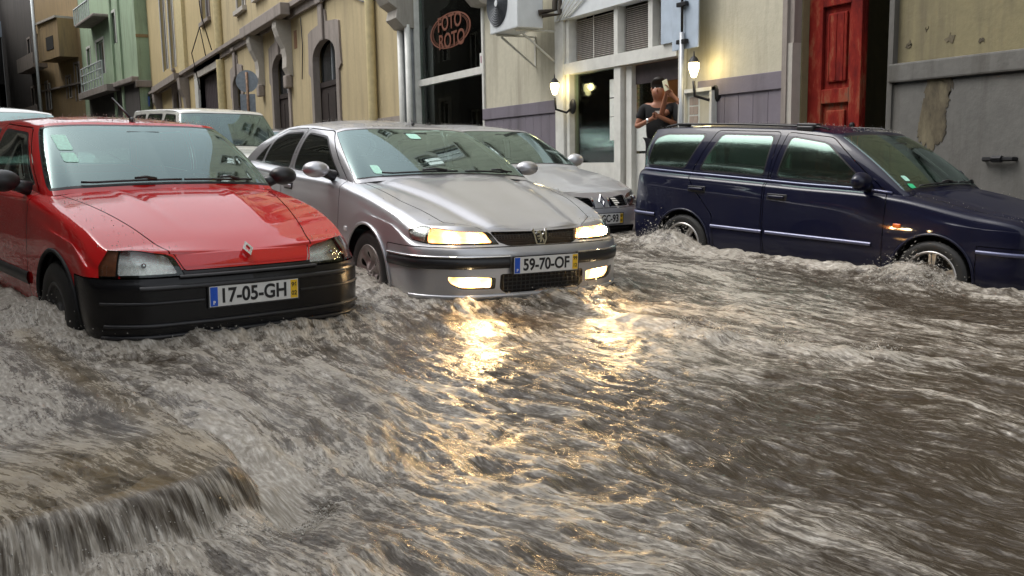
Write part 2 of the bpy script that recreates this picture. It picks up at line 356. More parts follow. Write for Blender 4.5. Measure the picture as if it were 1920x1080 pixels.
def make_wheel(root, x, y, z, style, rt=.29, rr=.19, w=.17, ang=0.):
    s = -1 if y < 0 else 1
    key = (style, rt, s)
    if key not in RIMS:
        prof = [(rr - .005, -.07), (rr + .012, -.082), (rr + .05, -.088), (rt - .02, -.080), (rt - .004, -.066), (rt, -.04), (rt, .04), (rt - .004, .066), (rt - .02, .08), (rr, .08)]
        t = MB().lathe([(a, b * s * -1) for a, b in prof], 44)
        for k in range(44):   # tread grooves
            a = 2 * math.pi * k / 44; t.box(-.004, .004, -.06, .06, 0, 0.003)
            for i in range(8): 
                v = t.v[-8 + i]; vv = Matrix.Rotation(a, 3, 'Y') @ Vector((v[0], v[1], v[2] + rt - .001)); t.v[-8 + i] = tuple(vv)
        rim = MB()
        o = s * .07
        def P(pts, d0, d1, m): rim.poly(pts, d0 * s, d1 * s)
        rim.lathe([(rr - .022, .03 * s), (rr - .02, .055 * s), (rr - .014, .078 * s), (rr - .002, .083 * s), (rr + .006, .076 * s), (rr, .05 * s)], 48)
        if style == 'five':
            for k in range(5):
                a0 = 2 * math.pi * k / 5 + .30
                for q in (-1, 1):
                    pts = [(.045, q * .040), (.09, q * .026), (rr - .018, q * .030), (rr - .018, q * .012), (.10, q * .008), (.05, q * .006)]
                    pts = [(a * math.cos(a0) - b * math.sin(a0), a * math.sin(a0) + b * math.cos(a0)) for a, b in pts]; rim.poly(pts, .046 * s, .068 * s)
                pts = [(.045, -.03), (rr - .018, -.018), (rr - .018, .018), (.045, .03)]
                rim.poly([(a * math.cos(a0) - b * math.sin(a0), a * math.sin(a0) + b * math.cos(a0)) for a, b in pts], .044 * s, .058 * s)
            rim.lathe([(.001, .066 * s), (.05, .064 * s), (.072, .056 * s), (.076, .03 * s)], 30)
            for k in range(5):
                a0 = 2 * math.pi * (k + .5) / 5 + .30; rim.lathe([(.011, .066 * s), (.011, .070 * s), (.001, .070 * s)], 8, c=(.046 * math.cos(a0), 0, .046 * math.sin(a0)))
        elif style == 'dish':
            n, m = 132, 16; V = []; 
            for i in range(n):
                for j in range(m):
                    r = .02 + (rr - .016 - .02) * j / (m - 1); a = 2 * math.pi * i / n
                    d = .078 - .022 * math.exp(-((r - .10) / .05) ** 2) + .008 * math.cos(7 * a) * math.sin(math.pi * min(1, r / rr))
                    V.append((r * math.cos(a), d * s, r * math.sin(a), a, r))
            V = np.array(V); T = []
            for i in range(n):
                for j in range(m - 1):
                    a, b = i * m + j, ((i + 1) % n) * m + j; T += [(a, b, b + 1), (a, b + 1, a + 1)]
            T = np.array(T)
            for k in range(7):
                a0 = 2 * math.pi * k / 7 + .22; c = np.array([.128 * math.cos(a0), .128 * math.sin(a0)]); e = np.array([math.cos(a0), math.sin(a0)])
                q = V[:, (0, 2)] - c; rad = q @ e; tan = q @ np.array([-e[1], e[0]]); f = 1 - np.sqrt((rad / .033) ** 2 + (tan / (.027 + .2 * rad)) ** 2)
                V, T = clip(V, T, f)
            rim.add([tuple(v[:3]) for v in V], [tuple(t_) for t_ in T])
            rim.lathe([(.001, .080 * s), (.022, .079 * s), (.03, .070 * s), (.03, .06 * s)], 24)
            for k in range(4):
                a0 = 2 * math.pi * k / 4 + .4; rim.lathe([(.012, .066 * s), (.012, .072 * s), (.001, .072 * s)], 8, c=(.052 * math.cos(a0), 0, .052 * math.sin(a0)))
        else:
            rim.lathe([(.001, .072 * s), (.05, .07 * s), (.062, .055 * s), (.12, .05 * s), (rr - .02, .062 * s)], 40)
            for k in range(8):
                a0 = 2 * math.pi * k / 8; rim.lathe([(.016, .052 * s), (.014, .06 * s), (.001, .060 * s)], 10, c=(.145 * math.cos(a0), 0, .145 * math.sin(a0)))
        disc = MB().lathe([(.001, .015 * s), (.12, .018 * s), (.12, 0), (rr, -.01 * s)], 28)
        RIMS[key] = (t, rim, disc)
    t, rim, disc = RIMS[key]
    if not isinstance(t, MB): tm, rm, dm = t, rim, disc
    ww = t.build('wheel', M['tyre'], root, True, angle=40); ww.location = (x, y, z); ww.rotation_euler = (0, ang, 0)
    rim.build('rim', M['alloy'] if style == 'five' else M['alloy_dark'] if style == 'dish' else M['wheel_cover'], ww, True, angle=35)
    disc.build('brake_disc', M['shell'], ww, True, angle=35)
    return ww
class Car:
    def __init__(s, spec, paint, label, cat='car', group=None, name='car'):
        s.sp = spec; s.paint = paint; s.root = empty(name, (0, 0, 0), label, cat, group); s.build_surfaces()
    def build_surfaces(s):
        sp = s.sp; st = sp['st']; n = len(st)
        XY = np.array([(a[0], -a[1]) for a in st], float); L = len(st[0][2]); d = np.r_[0, np.cumsum(np.linalg.norm(np.diff(XY, axis=0), axis=1))]; s.K = d
        Z = np.array([[q[0] for q in a[2]] for a in st]); I = np.array([[q[1] for q in a[2]] for a in st])
        nu = sp.get('nu', 280); s.u = np.unique(np.r_[np.linspace(0, d[-1], nu), d])
        base = crom(XY, d, s.u); dz = crom(Z, d, s.u); di = crom(I, d, s.u)
        tg = np.gradient(base, s.u, axis=0); tg[0] = (0, -1); tg[-1] = (0, 1); tg /= np.linalg.norm(tg, axis=1)[:, None]; nm = np.stack([-tg[:, 1], tg[:, 0]], 1)   # outward
        if nm[0, 0] < 0: nm = -nm
        kz = np.array(sp.get('lv', [0, .14, .3, .5, .65, .8, .92, 1.])); vv = np.linspace(0, 1, sp.get('nv', 46)); s.vv = vv
        rows = []
        for i in range(len(s.u)):
            c = crom(np.stack([dz[i], di[i]], 1), kz, vv); p = base[i] - nm[i] * c[:, 1:2]
            rows.append(np.column_stack([p, c[:, 0], np.full(len(vv), s.u[i]), vv]))
        G = np.array(rows); G[0, :, 1] = 0; G[-1, :, 1] = 0; s.G = G; s.nb = nm
        s.low = (G.reshape(-1, 5), grid_tris(len(s.u), len(vv)))
        s.E = G[:, -1, :3]
        s.low = (s.low[0], outward(*s.low, np.array([-1.3, 0, .5])))
        # hood
        cx, cz = sp['cowl']; k1 = np.searchsorted(s.u, s.kn(sp['uc']) + 1e-6); R = s.E[:k1]
        s.cowl_pt = lambda t: s._deckpt(R[-1], cx, t, sp['hoodz'], R[0, 0], R[-1, 0], cx, None)
        s.hood = s.deck(R, cx, sp['hoodz'], sp.get('hoodmod'))
        if sp.get('ur') is not None:
            k2 = np.searchsorted(s.u, s.kn(sp['ur']) - 1e-6); R2 = s.E[k2:][::-1]; dx = sp['deckx']
            s.deck_pt = lambda t: s._deckpt(R2[-1], dx, t, sp['deckz'], R2[0, 0], R2[-1, 0], dx, None)
            s.trunk = s.deck(R2, dx, sp['deckz'], None)
        else: s.trunk = None
        # greenhouse
        B = []; Tp = []
        for b, t in sp['gh']:
            if isinstance(b, tuple): B.append(s.cowl_pt(b[1]) if b[0] == 'c' else s.deck_pt(b[1]))
            else: B.append(s.Ept(s.kn(b)))
            Tp.append((t[0], -t[1], t[2]))
        B = np.array(B, float); Tp = np.array(Tp, float); kk = np.arange(len(B), dtype=float); nu2 = (len(B) - 1) * 22 + 1; uu = np.linspace(0, len(B) - 1, nu2)
        Bc = crom(B, kk, uu); Tc = crom(Tp, kk, uu)
        # side bases follow the shoulder exactly
        vv2 = np.linspace(0, 1, 34); mid = (Bc + Tc) / 2; tg = np.gradient(mid, uu, axis=0); up = Tc - Bc; nn = np.cross(up, tg); nn /= np.linalg.norm(nn, axis=1)[:, None]
        sgn = np.sign((nn * (mid - np.array([-1.3, 0, .9]))).sum(1)); nn *= sgn[:, None]
        rows = [np.column_stack([Bc[i] + (Tc[i] - Bc[i]) * vv2[:, None] + nn[i] * (sp.get('bulge', .03) * 4 * vv2 * (1 - vv2))[:, None], np.full(len(vv2), uu[i]), vv2]) for i in range(nu2)]
        H = np.array(rows); H[0, :, 1] = 0; H[-1, :, 1] = 0; s.H = H
        s.gh = (H.reshape(-1, 5), outward(H.reshape(-1, 5), grid_tris(nu2, len(vv2)), np.array([-1.3, 0, .9])))
        # roof
        R = H[:, -1, :3]; x0, x1 = R[0, 0], R[-1, 0]; tt = np.linspace(0, 1, 22); rows = []
        for q in R:
            xx = q[0]; k = (x0 - xx) / (x0 - x1); cr = sp.get('crown', .05) * math.sqrt(max(0, min(1, k * 9) * min(1, (1 - k) * 9))); zl = R[0, 2] + (R[-1, 2] - R[0, 2]) * k
            zc = crom(np.array(sp['roofz'])[:, 1:2], np.arange(len(sp['roofz'])), [np.interp(-xx, [-p[0] for p in sp['roofz']], range(len(sp['roofz'])))])[0, 0]
            w = 1 - (1 - tt) ** 2.2
            rows.append(np.column_stack([np.full(22, xx), q[1] * (1 - tt), q[2] + (zc - q[2]) * w, np.full(22, xx), tt]))
        Rf = np.array(rows); s.roof = (Rf.reshape(-1, 5), outward(Rf.reshape(-1, 5), grid_tris(len(R), 22), np.array([-1.3, 0, .5])))
        # one continuous shading normal field over the panels
        P = []; Nn = []
        for grp in ((s.low, s.hood) + ((s.trunk,) if s.trunk else ()), (s.gh, s.roof)):
            V, T = join(*grp); V2, T2 = mirror(V, T); V, T = join((V, T), (V2, T2)); key = np.round(V, 4); u_, first, inv = np.unique(key, axis=0, return_index=True, return_inverse=True); inv = inv.ravel()
            a, b, c = V[T[:, 0]], V[T[:, 1]], V[T[:, 2]]; fn = np.cross(b - a, c - a); n_ = np.zeros((len(u_), 3))
            for k in range(3): np.add.at(n_, inv[T[:, k]], fn)
            n_ /= np.maximum(np.linalg.norm(n_, axis=1), 1e-12)[:, None]; P.append(u_); Nn.append(n_)
        P = np.vstack(P); Nn = np.vstack(Nn)
        from mathutils.kdtree import KDTree
        kd = KDTree(len(P))
        for i, p in enumerate(P): kd.insert(p, i)
        kd.balance(); s.nkd = (kd, Nn)
    def kn(s, i): return float(np.interp(i, range(len(s.K)), s.K))
    def Ept(s, k): return np.array([np.interp(k, s.u, s.E[:, j]) for j in range(3)])
    def _deckpt(s, q, cx, t, prof, xa, xb, cxb, mod):
        w = 1 - (1 - t) ** 2; x = q[0] + (cx - q[0]) * w; pr = sorted(prof); zc = np.interp(x, [p[0] for p in pr], [p[1] for p in pr])
        zcc = np.interp(cx, [p[0] for p in pr], [p[1] for p in pr])
        return np.array([x, q[1] * (1 - t), q[2] + (zcc - q[2]) * (1 - (1 - t) ** 2.0)])
    def deck(s, R, cx, prof, mod):
        tt = np.linspace(0, 1, 40); rows = []; xa, xb = R[0, 0], R[-1, 0]
        pr = sorted(prof); px_ = np.array([p[0] for p in pr]); pz = np.array([[p[1]] for p in pr])
        for q in R:
            k = (q[0] - xa) / (xb - xa); xc = xa + (cx - xa) * k; w = 1 - (1 - tt) ** 2; x = q[0] + (xc - q[0]) * w; y = q[1] * (1 - tt)
            zc = crom(pz, px_, [min(max(xc, px_[0]), px_[-1])])[0, 0]; z = q[2] + (zc - q[2]) * w
            if mod: z = z + np.array([mod(a, abs(b)) for a, b in zip(x, y)]) * np.clip((abs(q[1]) + .0) * 3, 0, 1) * np.minimum(1, tt * 6)
            rows.append(np.column_stack([x, y, z, np.full(40, k), tt]))
        G = np.array(rows); return G.reshape(-1, 5), outward(G.reshape(-1, 5), grid_tris(len(R), 40), np.array([cx, 0, 0]))
    def cut(s, which, cols, poly, gap=.006, cond=None, rest=True):
        V, T = getattr(s, which); f = sdp(V[:, cols], poly)
        if cond is not None: f = np.maximum(f, cond(V))
        p = clip(V, T, f + gap / 2)
        if rest: setattr(s, which, clip(V, T, gap / 2 - f))
        return p
    def put(s, name, m, mat, parent=None, both=True, label=None):
        if len(m[1]) == 0: return None
        if both == 'sep':
            for q in (m, mirror(*m)):
                o = npobj(name, q[0], q[1], mat, parent or s.root)
                if mat is s.paint: NKD[0] = s.nkd; apply_normals(o.data); NKD[0] = None
            return
        if both: m = join(m, mirror(*m))
        o = npobj(name, m[0], m[1], mat, parent or s.root)
        if mat is s.paint: NKD[0] = s.nkd; apply_normals(o.data); NKD[0] = None
        if label: o['label'] = label
        return o
    def sidecond(s, lim=.45): return lambda V: lim + V[:, 1]      # y < -lim
    def surf_y(s, x, z):
        V = s.G.reshape(-1, 5); m = V[:, 1] < -.4; W = V[m]; i = np.argmin((W[:, 0] - x) ** 2 + (W[:, 2] - z) ** 2); return W[i, 1]
    def at_front(s, a, z, off=0):
        """point on the lower band at arc a (from front centre, signed: <0 = right side) and height z"""
        i = int(np.clip(np.searchsorted(s.u, abs(a)) - 1, 0, len(s.u) - 2)); w = (abs(a) - s.u[i]) / (s.u[i + 1] - s.u[i]); row = s.G[i] * (1 - w) + s.G[i + 1] * w
        p = np.array([np.interp(z, row[:, 2], row[:, 0]), np.interp(z, row[:, 2], row[:, 1]), z]); n = s.nb[i] * (1 - w) + s.nb[i + 1] * w
        p[0] += n[0] * off; p[1] += n[1] * off
        if a > 0: p[1] = -p[1]
        return p
    def strip(s, name, a0, a1, z0, z1, off, mat, both='sep', n=40, parent=None):
        """a moulding bar lying on the lower band from arc a0..a1 (right side), heights z0..z1"""
        for sg in ((-1, 1) if both else (-1,)):
            mb = MB(); rows = []
            for k in range(n + 1):
                a = a0 + (a1 - a0) * k / n; q = [s.at_front(sg * a if a else -1e-6, z, o) for z, o in ((z0, -.01), (z0, off * .6), ((z0 + z1) / 2, off), (z1, off * .6), (z1, -.01))]
                if a < 1e-5 and sg == 1: q = [np.array((p[0], 0, p[2])) for p in q]
                rows.append(q)
            V = [p for r in rows for p in r]; F = []
            for k in range(n):
                for j in range(4): F.append((k * 5 + j, k * 5 + j + 1, (k + 1) * 5 + j + 1, (k + 1) * 5 + j))
            mb.add(V, F); mb.build(name, mat, parent or s.root, True)
    def finish(s, style, wb, rt=.29, rr=.19, track=.80, arch=.335, seats=True, amat=None):
        pass
def wheels_and_arches(c, wb, wy, rt, rr, arch, style, lift=0., angs=(0, 0), archz=None):
    """cut arches out of the lower band first"""
    az = (archz or rt) + .0
    for x in (0, -wb):
        for w in ('low',):
            V, T = getattr(c, w); r = np.hypot(V[:, 0] - x, V[:, 2] - az); f = arch - r; f = np.where(V[:, 1] < -.35, f, -1); setattr(c, w, clip(V, T, f))
    c.arch = (wb, arch, az)
def finish_wheels(c, wb, wy, rt, rr, arch, style, angs=(.3, .9)):
    az = c.arch[2]
    for i, x in enumerate((0, -wb)):
        for s in (-1, 1):
            make_wheel(c.root, x, s * wy, rt, style, rt, rr, .17, angs[i])
        lip = []
        for k in range(41):
            a = math.pi * (-.12 + 1.24 * k / 40); px_, pz = x + arch * math.cos(a), az + arch * math.sin(a)
            lip.append((px_, c.surf_y(px_, pz) - .004, pz))
        for s in (-1, 1):
            MB().tube([(p[0], p[1] * -s, p[2]) for p in lip], .011, 6).build('wheel_arch_lip', c.archmat, c.root, True)
            well = MB(); pr = []
            for k in range(25):
                a = math.pi * (-.15 + 1.3 * k / 24); pr.append((x + (arch + .012) * math.cos(a), az + (arch + .012) * math.sin(a)))
            ys = [min(.77, abs(c.surf_y(p[0], p[1])) - .03) for p in pr]; V = [(p[0], s * yy, p[1]) for p, yy in zip(pr, ys)] + [(p[0], s * .50, p[1]) for p in pr]; n = len(pr)
            well.add(V, [(k, k + 1, n + k + 1, n + k) for k in range(n - 1)] + [tuple(range(n, 2 * n))]).build('wheel_well', M['shell'], c.root)
def shell(c, top=.9):  # dark layer put behind the panels to shade the shut-line gaps
    G = c.G.reshape(-1, 5); T = grid_tris(c.G.shape[0], c.G.shape[1]); T = outward(G, T, np.array([-1.3, 0, .5])); V, T = offset(G, T, -.05)
    V[G[:, 1] == 0, 1] = 0; V[G[:, 4] > .85, 2] -= .03
    wb, arch, az = c.arch
    for x in (0, -wb): V, T = clip(V, T, np.where(V[:, 1] < -.3, arch - .005 - np.hypot(V[:, 0] - x, V[:, 2] - az), -1))
    V, T = clip(V, T, V[:, 4] - .52); c.sh = (V, T)
    MB().box(-.42, .45, -.60, .60, .22, .60).build('bonnet_gap_blocker', M['shell'], c.root, bevel=.05)  # dark box added so no light shows through the bonnet gaps
def glass_sides(c, polys, seal=.014, y=.3, tint='glass_side'):
    for poly in polys:
        outer = rnd(poly, .05)
        p = c.cut('gh', (0, 2), outer, .002, c.sidecond(y)); f = sdp(p[0][:, (0, 2)], outer)
        g = clip(p[0], p[1], f + seal); r = clip(p[0], p[1], -(f + seal)); c.put('window_seal', r, M['trim'], both='sep'); c.put('side_window', g, M[tint], both='sep')
def windshield(c, umax, v0=.05, v1=.95, seal=.03, r=.12, mat='glass', name='windshield', rear=False):
    n = c.H.shape[0]; U = len(c.sp['gh']) - 1
    V, T = c.gh
    a = V[:, 3] if not rear else U - V[:, 3]
    P = np.column_stack([a, V[:, 4]]); poly = [(-1, v0), (umax, v0), (umax, v1), (-1, v1)]
    # rounded outer corners in (u,v)
    poly = [(-1, v0), (umax - r, v0), (umax - r * .3, v0 + .02), (umax, v0 + .08), (umax, v1 - .08), (umax - r * .3, v1 - .02), (umax - r, v1), (-1, v1)]
    f = sdp(P, poly); g = clip(V, T, f + .001); c.gh = clip(V, T, .001 - f)
    V, T = g; a = V[:, 3] if not rear else U - V[:, 3]; f = sdp(np.column_stack([a, V[:, 4]]), [(-1, v0 + seal), (umax - seal * 2, v0 + seal), (umax - seal * 2, v1 - seal), (-1, v1 - seal)])
    gl = clip(V, T, f); sl = clip(V, T, -f)
    c.put(name + '_seal', sl, M['trim']); full = join(gl, mirror(*gl)); npobj(name, full[0], full[1], M[mat], c.root); return full
def sticker(c, full, y0, y1, z0, z1, mat, off=.003):
    V, T = full; f = sdp(V[:, (1, 2)], rnd([(y0, z0), (y1, z0), (y1, z1), (y0, z1)], .008)); p = clip(V, T, np.maximum(f, -V[:, 0] - 1.6)); 
    if len(p[1]) == 0: return
    T = outward(p[0], p[1], np.array([-1.5, 0, .6])); V = p[0].copy(); V += vnormals(p[0], T) * off; npobj('windshield_sticker', V, T, mat, c.root)
def interior(c, xd, xs, zs, w=.62, wheel_side=1, rear=None, roofz=1.3):
    r = c.root
    d = MB().box(xd - .32, xd + .12, -w, w, .55, .86); d.build('dashboard', M['dash'], r, True, bevel=.05)
    MB().box(xs - 1.6, xd, -w - .05, w + .05, .25, .32).build('cabin_floor', M['shell'], r)
    for s in (-1, 1):
        b = MB().box(xs - .10, xs + .06, s * .34 - .24, s * .34 + .24, .45, zs); o = b.build('seat_back', M['seat'], r, True, bevel=.055); 
        MB().box(xs, xs + .48, s * .34 - .25, s * .34 + .25, .36, .52).build('seat_cushion', M['seat'], r, True, bevel=.05)
        MB().box(xs - .11, xs - .01, s * .34 - .12, s * .34 + .12, zs + .05, zs + .23).tube([(xs - .06, s * .34 - .05, zs - .05), (xs - .06, s * .34 - .05, zs + .08)], .008, 6).tube([(xs - .06, s * .34 + .05, zs - .05), (xs - .06, s * .34 + .05, zs + .08)], .008, 6).build('headrest', M['seat'], r, True, bevel=.03)
    rx = rear or xs - .95
    MB().box(rx - .12, rx + .05, -w + .02, w - .02, .4, zs - .04).build('rear_seat', M['seat'], r, True, bevel=.05)
    pts = [(xd - .42 + .10 * math.sin(a), wheel_side * .34 + .185 * math.cos(a), .86 + .16 * math.sin(a)) for a in [2 * math.pi * k / 24 for k in range(25)]]
    MB().tube(pts, .013, 8, False).tube([(xd - .40, wheel_side * .34, .86), (xd - .2, wheel_side * .34, .76)], .03, 8).tube([(xd - .42, wheel_side * .34 - .17, .86), (xd - .42, wheel_side * .34 + .17, .86)], .016, 6).build('steering_wheel', M['trim'], r, True)
def rear_mirror(c, full, z):
    V = full[0]; i = np.argmin(V[:, 1] ** 2 + (V[:, 2] - z) ** 2); x = V[i, 0] - .07
    MB().box(x - .012, x + .012, -.11, .11, z - .03, z + .03).build('rear_view_mirror', M['trim'], c.root, True, bevel=.01)
def door_mirror(c, x, y, z, body, arm, sx=.11, sy=.10, sz=.075):
    for s in (-1, 1):
        m = MB().ball((x, s * (y + .10), z), 1, 20, (sx, sy, sz))
        m.v = [(v[0] if v[0] > x - .03 else x - .03, v[1], v[2]) for v in m.v]
        a = m.build('door_mirror', body, c.root, True)
        MB().tube([(x - .01, s * (y - .05), z - .05), (x, s * (y + .06), z - .02)], [.045, .03], 8).build('mirror_arm', arm, a, True)
        MB().ball((x - .032, s * (y + .10), z), 1, 14, (.004, sy * .85, sz * .8)).build('mirror_glass', M['chrome'], a, True)
def handle(c, x, z, mat):
    y = c.surf_y(x, z)
    for s in (-1, 1):
        MB().box(x - .075, x + .075, s * -y - .018 * s if s > 0 else -(-y) - .018, s * -y + .022 if s > 0 else y + .0, z - .014, z + .014).build('door_handle', mat, c.root, True, bevel=.006)
def wipers(c, full, specs):
    V = full[0]
    def P(y, z, o=.015):
        i = np.argmin((V[:, 1] - y) ** 2 + (V[:, 2] - z) ** 2 + (V[:, 0] < -1.6) * 9); q = V[i]; return (q[0] + o * .6, q[1], q[2] + o)
    for (ya, za, yb, zb, yp, zp) in specs:
        m = MB().tube([P(ya + (yb - ya) * t, za + (zb - za) * t) for t in np.linspace(0, 1, 9)], .007, 6)
        mx, mz = (ya + yb) / 2, (za + zb) / 2
        m.tube([P(yp, zp, .02), P((yp + mx) / 2, (zp + mz) / 2, .035), P(mx, mz, .03)], [.013, .010, .007], 6)
        m.build('wiper', M['trim'], c.root, True)
def cowl(c, w):
    """black panel between bonnet and glass"""
    pts = [c.cowl_pt(t) for t in np.linspace(0, 1, 14)]; pts = [p for p in pts]; L = [(p[0] + .05, p[1], p[2] - .015) for p in pts] + [(p[0] - .06, p[1] * .97, p[2] + .012) for p in pts]
    n = len(pts); V = np.array(L); T = []
    for k in range(n - 1): T += [(k, k + 1, n + k + 1), (k, n + k + 1, n + k)]
    c.put('cowl_panel', (V, np.array(T)), M['trim'])
def place(c, x, y, yaw, lift=0., pitch=0, roll=0):
    n = NRM; f = Vector((math.cos(yaw), math.sin(yaw), 0)); f = (f - n * n.dot(f)).normalized(); l = n.cross(f)
    R = Matrix(((f.x, l.x, n.x), (f.y, l.y, n.y), (f.z, l.z, n.z))).to_4x4() @ Matrix.Rotation(roll, 4, 'X') @ Matrix.Rotation(pitch, 4, 'Y')
    c.root.matrix_world = Matrix.Translation((x, y, road_z(x, y) + lift)) @ R
def rest(c, name_body='body', roof=True):
    c.put('gap_shade_shell', c.sh, M['shell'])
    c.put(name_body, join((c.low[0], c.low[1])), c.paint)
    c.put('window_frame', c.gh, c.paint)
    if roof: c.put('roof', c.roof, c.paint)
def lamp_set(c, polyaz, depth, refl, lens='lens', names=('headlight',), bulb=None, bulbpos=None):
    """a lens on the lower band with a reflector bowl behind; returns pieces"""
    p = c.cut('low', (3, 2), polyaz, .004, lambda V: V[:, 0] * -1 + .05); c.cut('sh', (3, 2), polyaz, .0, lambda V: V[:, 0] * -1 + .05)
    for sg in (0, 1):
        q = p if sg == 0 else mirror(*p); h = npobj(names[0], q[0], q[1], M[lens], c.root)
        T = q[1]; W = q[0].copy(); ctr = W[:, :3].mean(0); W[:, :3] = ctr + (W[:, :3] - ctr) * .93; W[:, 0] -= depth; 
        r_ = npobj('reflector', W, T, refl, h)
        # side wall of the lamp housing
        hs_ = q[0].copy(); hs_[:, 0] -= depth + .012; npobj('lamp_housing', hs_, T, M['shell'], h)
        if bulb:
            for (by, bz, br) in bulbpos:
                y = by * (-1 if sg == 0 else 1); W0 = q[0]; i = np.argmin((W0[:, 1] - y) ** 2 + (W0[:, 2] - bz) ** 2)
                MB().ball((W0[i, 0] - depth * .6, y, bz), br, 14).build('bulb', bulb, h, True)
    return p
def door(c, poly, name='door'):
    pl_ = rnd(poly, .04)
    a = c.cut('low', (0, 2), pl_, .007, c.sidecond(.5)); b = c.cut('gh', (0, 2), pl_, .007, c.sidecond(.3)); m = join(a, b) if len(b[1]) else (a[0][:, :3], a[1])
    c.put(name, m, c.paint, both='sep')
def handle(c, x, z, mat):
    yy = abs(c.surf_y(x, z))
    for s in (-1, 1):
        y0, y1 = sorted((s * (yy - .02), s * (yy + .024)))
        MB().box(x - .08, x + .08, y0, y1, z - .014, z + .014).build('door_handle', mat, c.root, True, bevel=.007)
        MB().box(x - .10, x + .10, *sorted((s * (yy - .02), s * (yy + .004))), z - .03, z + .028).build('handle_recess', M['trim'], c.root, True, bevel=.004)
def disc_on_side(c, x, z, w, h, mat, name):
    yy = abs(c.surf_y(x, z))
    for s in (-1, 1):
        MB().box(x - w / 2, x + w / 2, *sorted((s * (yy - .01), s * (yy + .008))), z - h / 2, z + h / 2).build(name, mat, c.root, True, bevel=.006)
def mesh_bars(c, name, a0, a1, zs, off, th, mat):
    for z in zs: c.strip(name, a0, a1, z - th / 2, z + th / 2, off, mat, both='sep', n=16)
# ---- 1. small red hatchback -------------------------------------------------
F0 = [(.15, .06), (.22, .015), (.34, 0), (.49, .0), (.545, .02), (.575, .045), (.60, .06), (.645, .10)]
F3 = [(.15, .05), (.22, .01), (.34, 0), (.49, .0), (.53, .015), (.58, .035), (.62, .05), (.68, .09)]
CLIO = dict(st=[(.745, 0, F0), (.732, .34, F0), (.685, .60, F3), (.55, .765, F3), (.25, .80, S(.78)), (-.42, .815, S(.905, .10)), (-1.3, .82, S(.93, .10)), (-2.1, .81, S(.95, .10)), (-2.65, .78, S(.96, .10)),
                (-2.88, .66, S(.97, .09)), (-2.97, .32, S(.97, .08)), (-2.99, 0, S(.97, .08))],
            uc=5, cowl=(-.31, .935), hoodz=[(.645, .645), (.50, .715), (.3, .785), (0, .87), (-.31, .935)], ur=None, crown=.05,
            gh=[(('c', 1), (-.93, 0, 1.335)), (('c', .6), (-.945, .28, 1.335)), (('c', .22), (-.975, .50, 1.325)), (5.0, (-1.04, .575, 1.31)), (5.5, (-1.25, .588, 1.325)), (6, (-1.5, .592, 1.335)), (7, (-2.1, .585, 1.325)),
                (8.2, (-2.50, .565, 1.30)), (9.1, (-2.60, .50, 1.29)), (10, (-2.63, .28, 1.295)), (11, (-2.64, 0, 1.30))],
            roofz=[(-.93, 1.335), (-1.15, 1.358), (-1.6, 1.376), (-2.2, 1.36), (-2.64, 1.30)])
CLIO['hoodmod'] = lambda x, y: max(0, min(1, (.45 - x) * 3)) * (.005 * math.exp(-((y - .30 + .12 * x) / .035) ** 2))
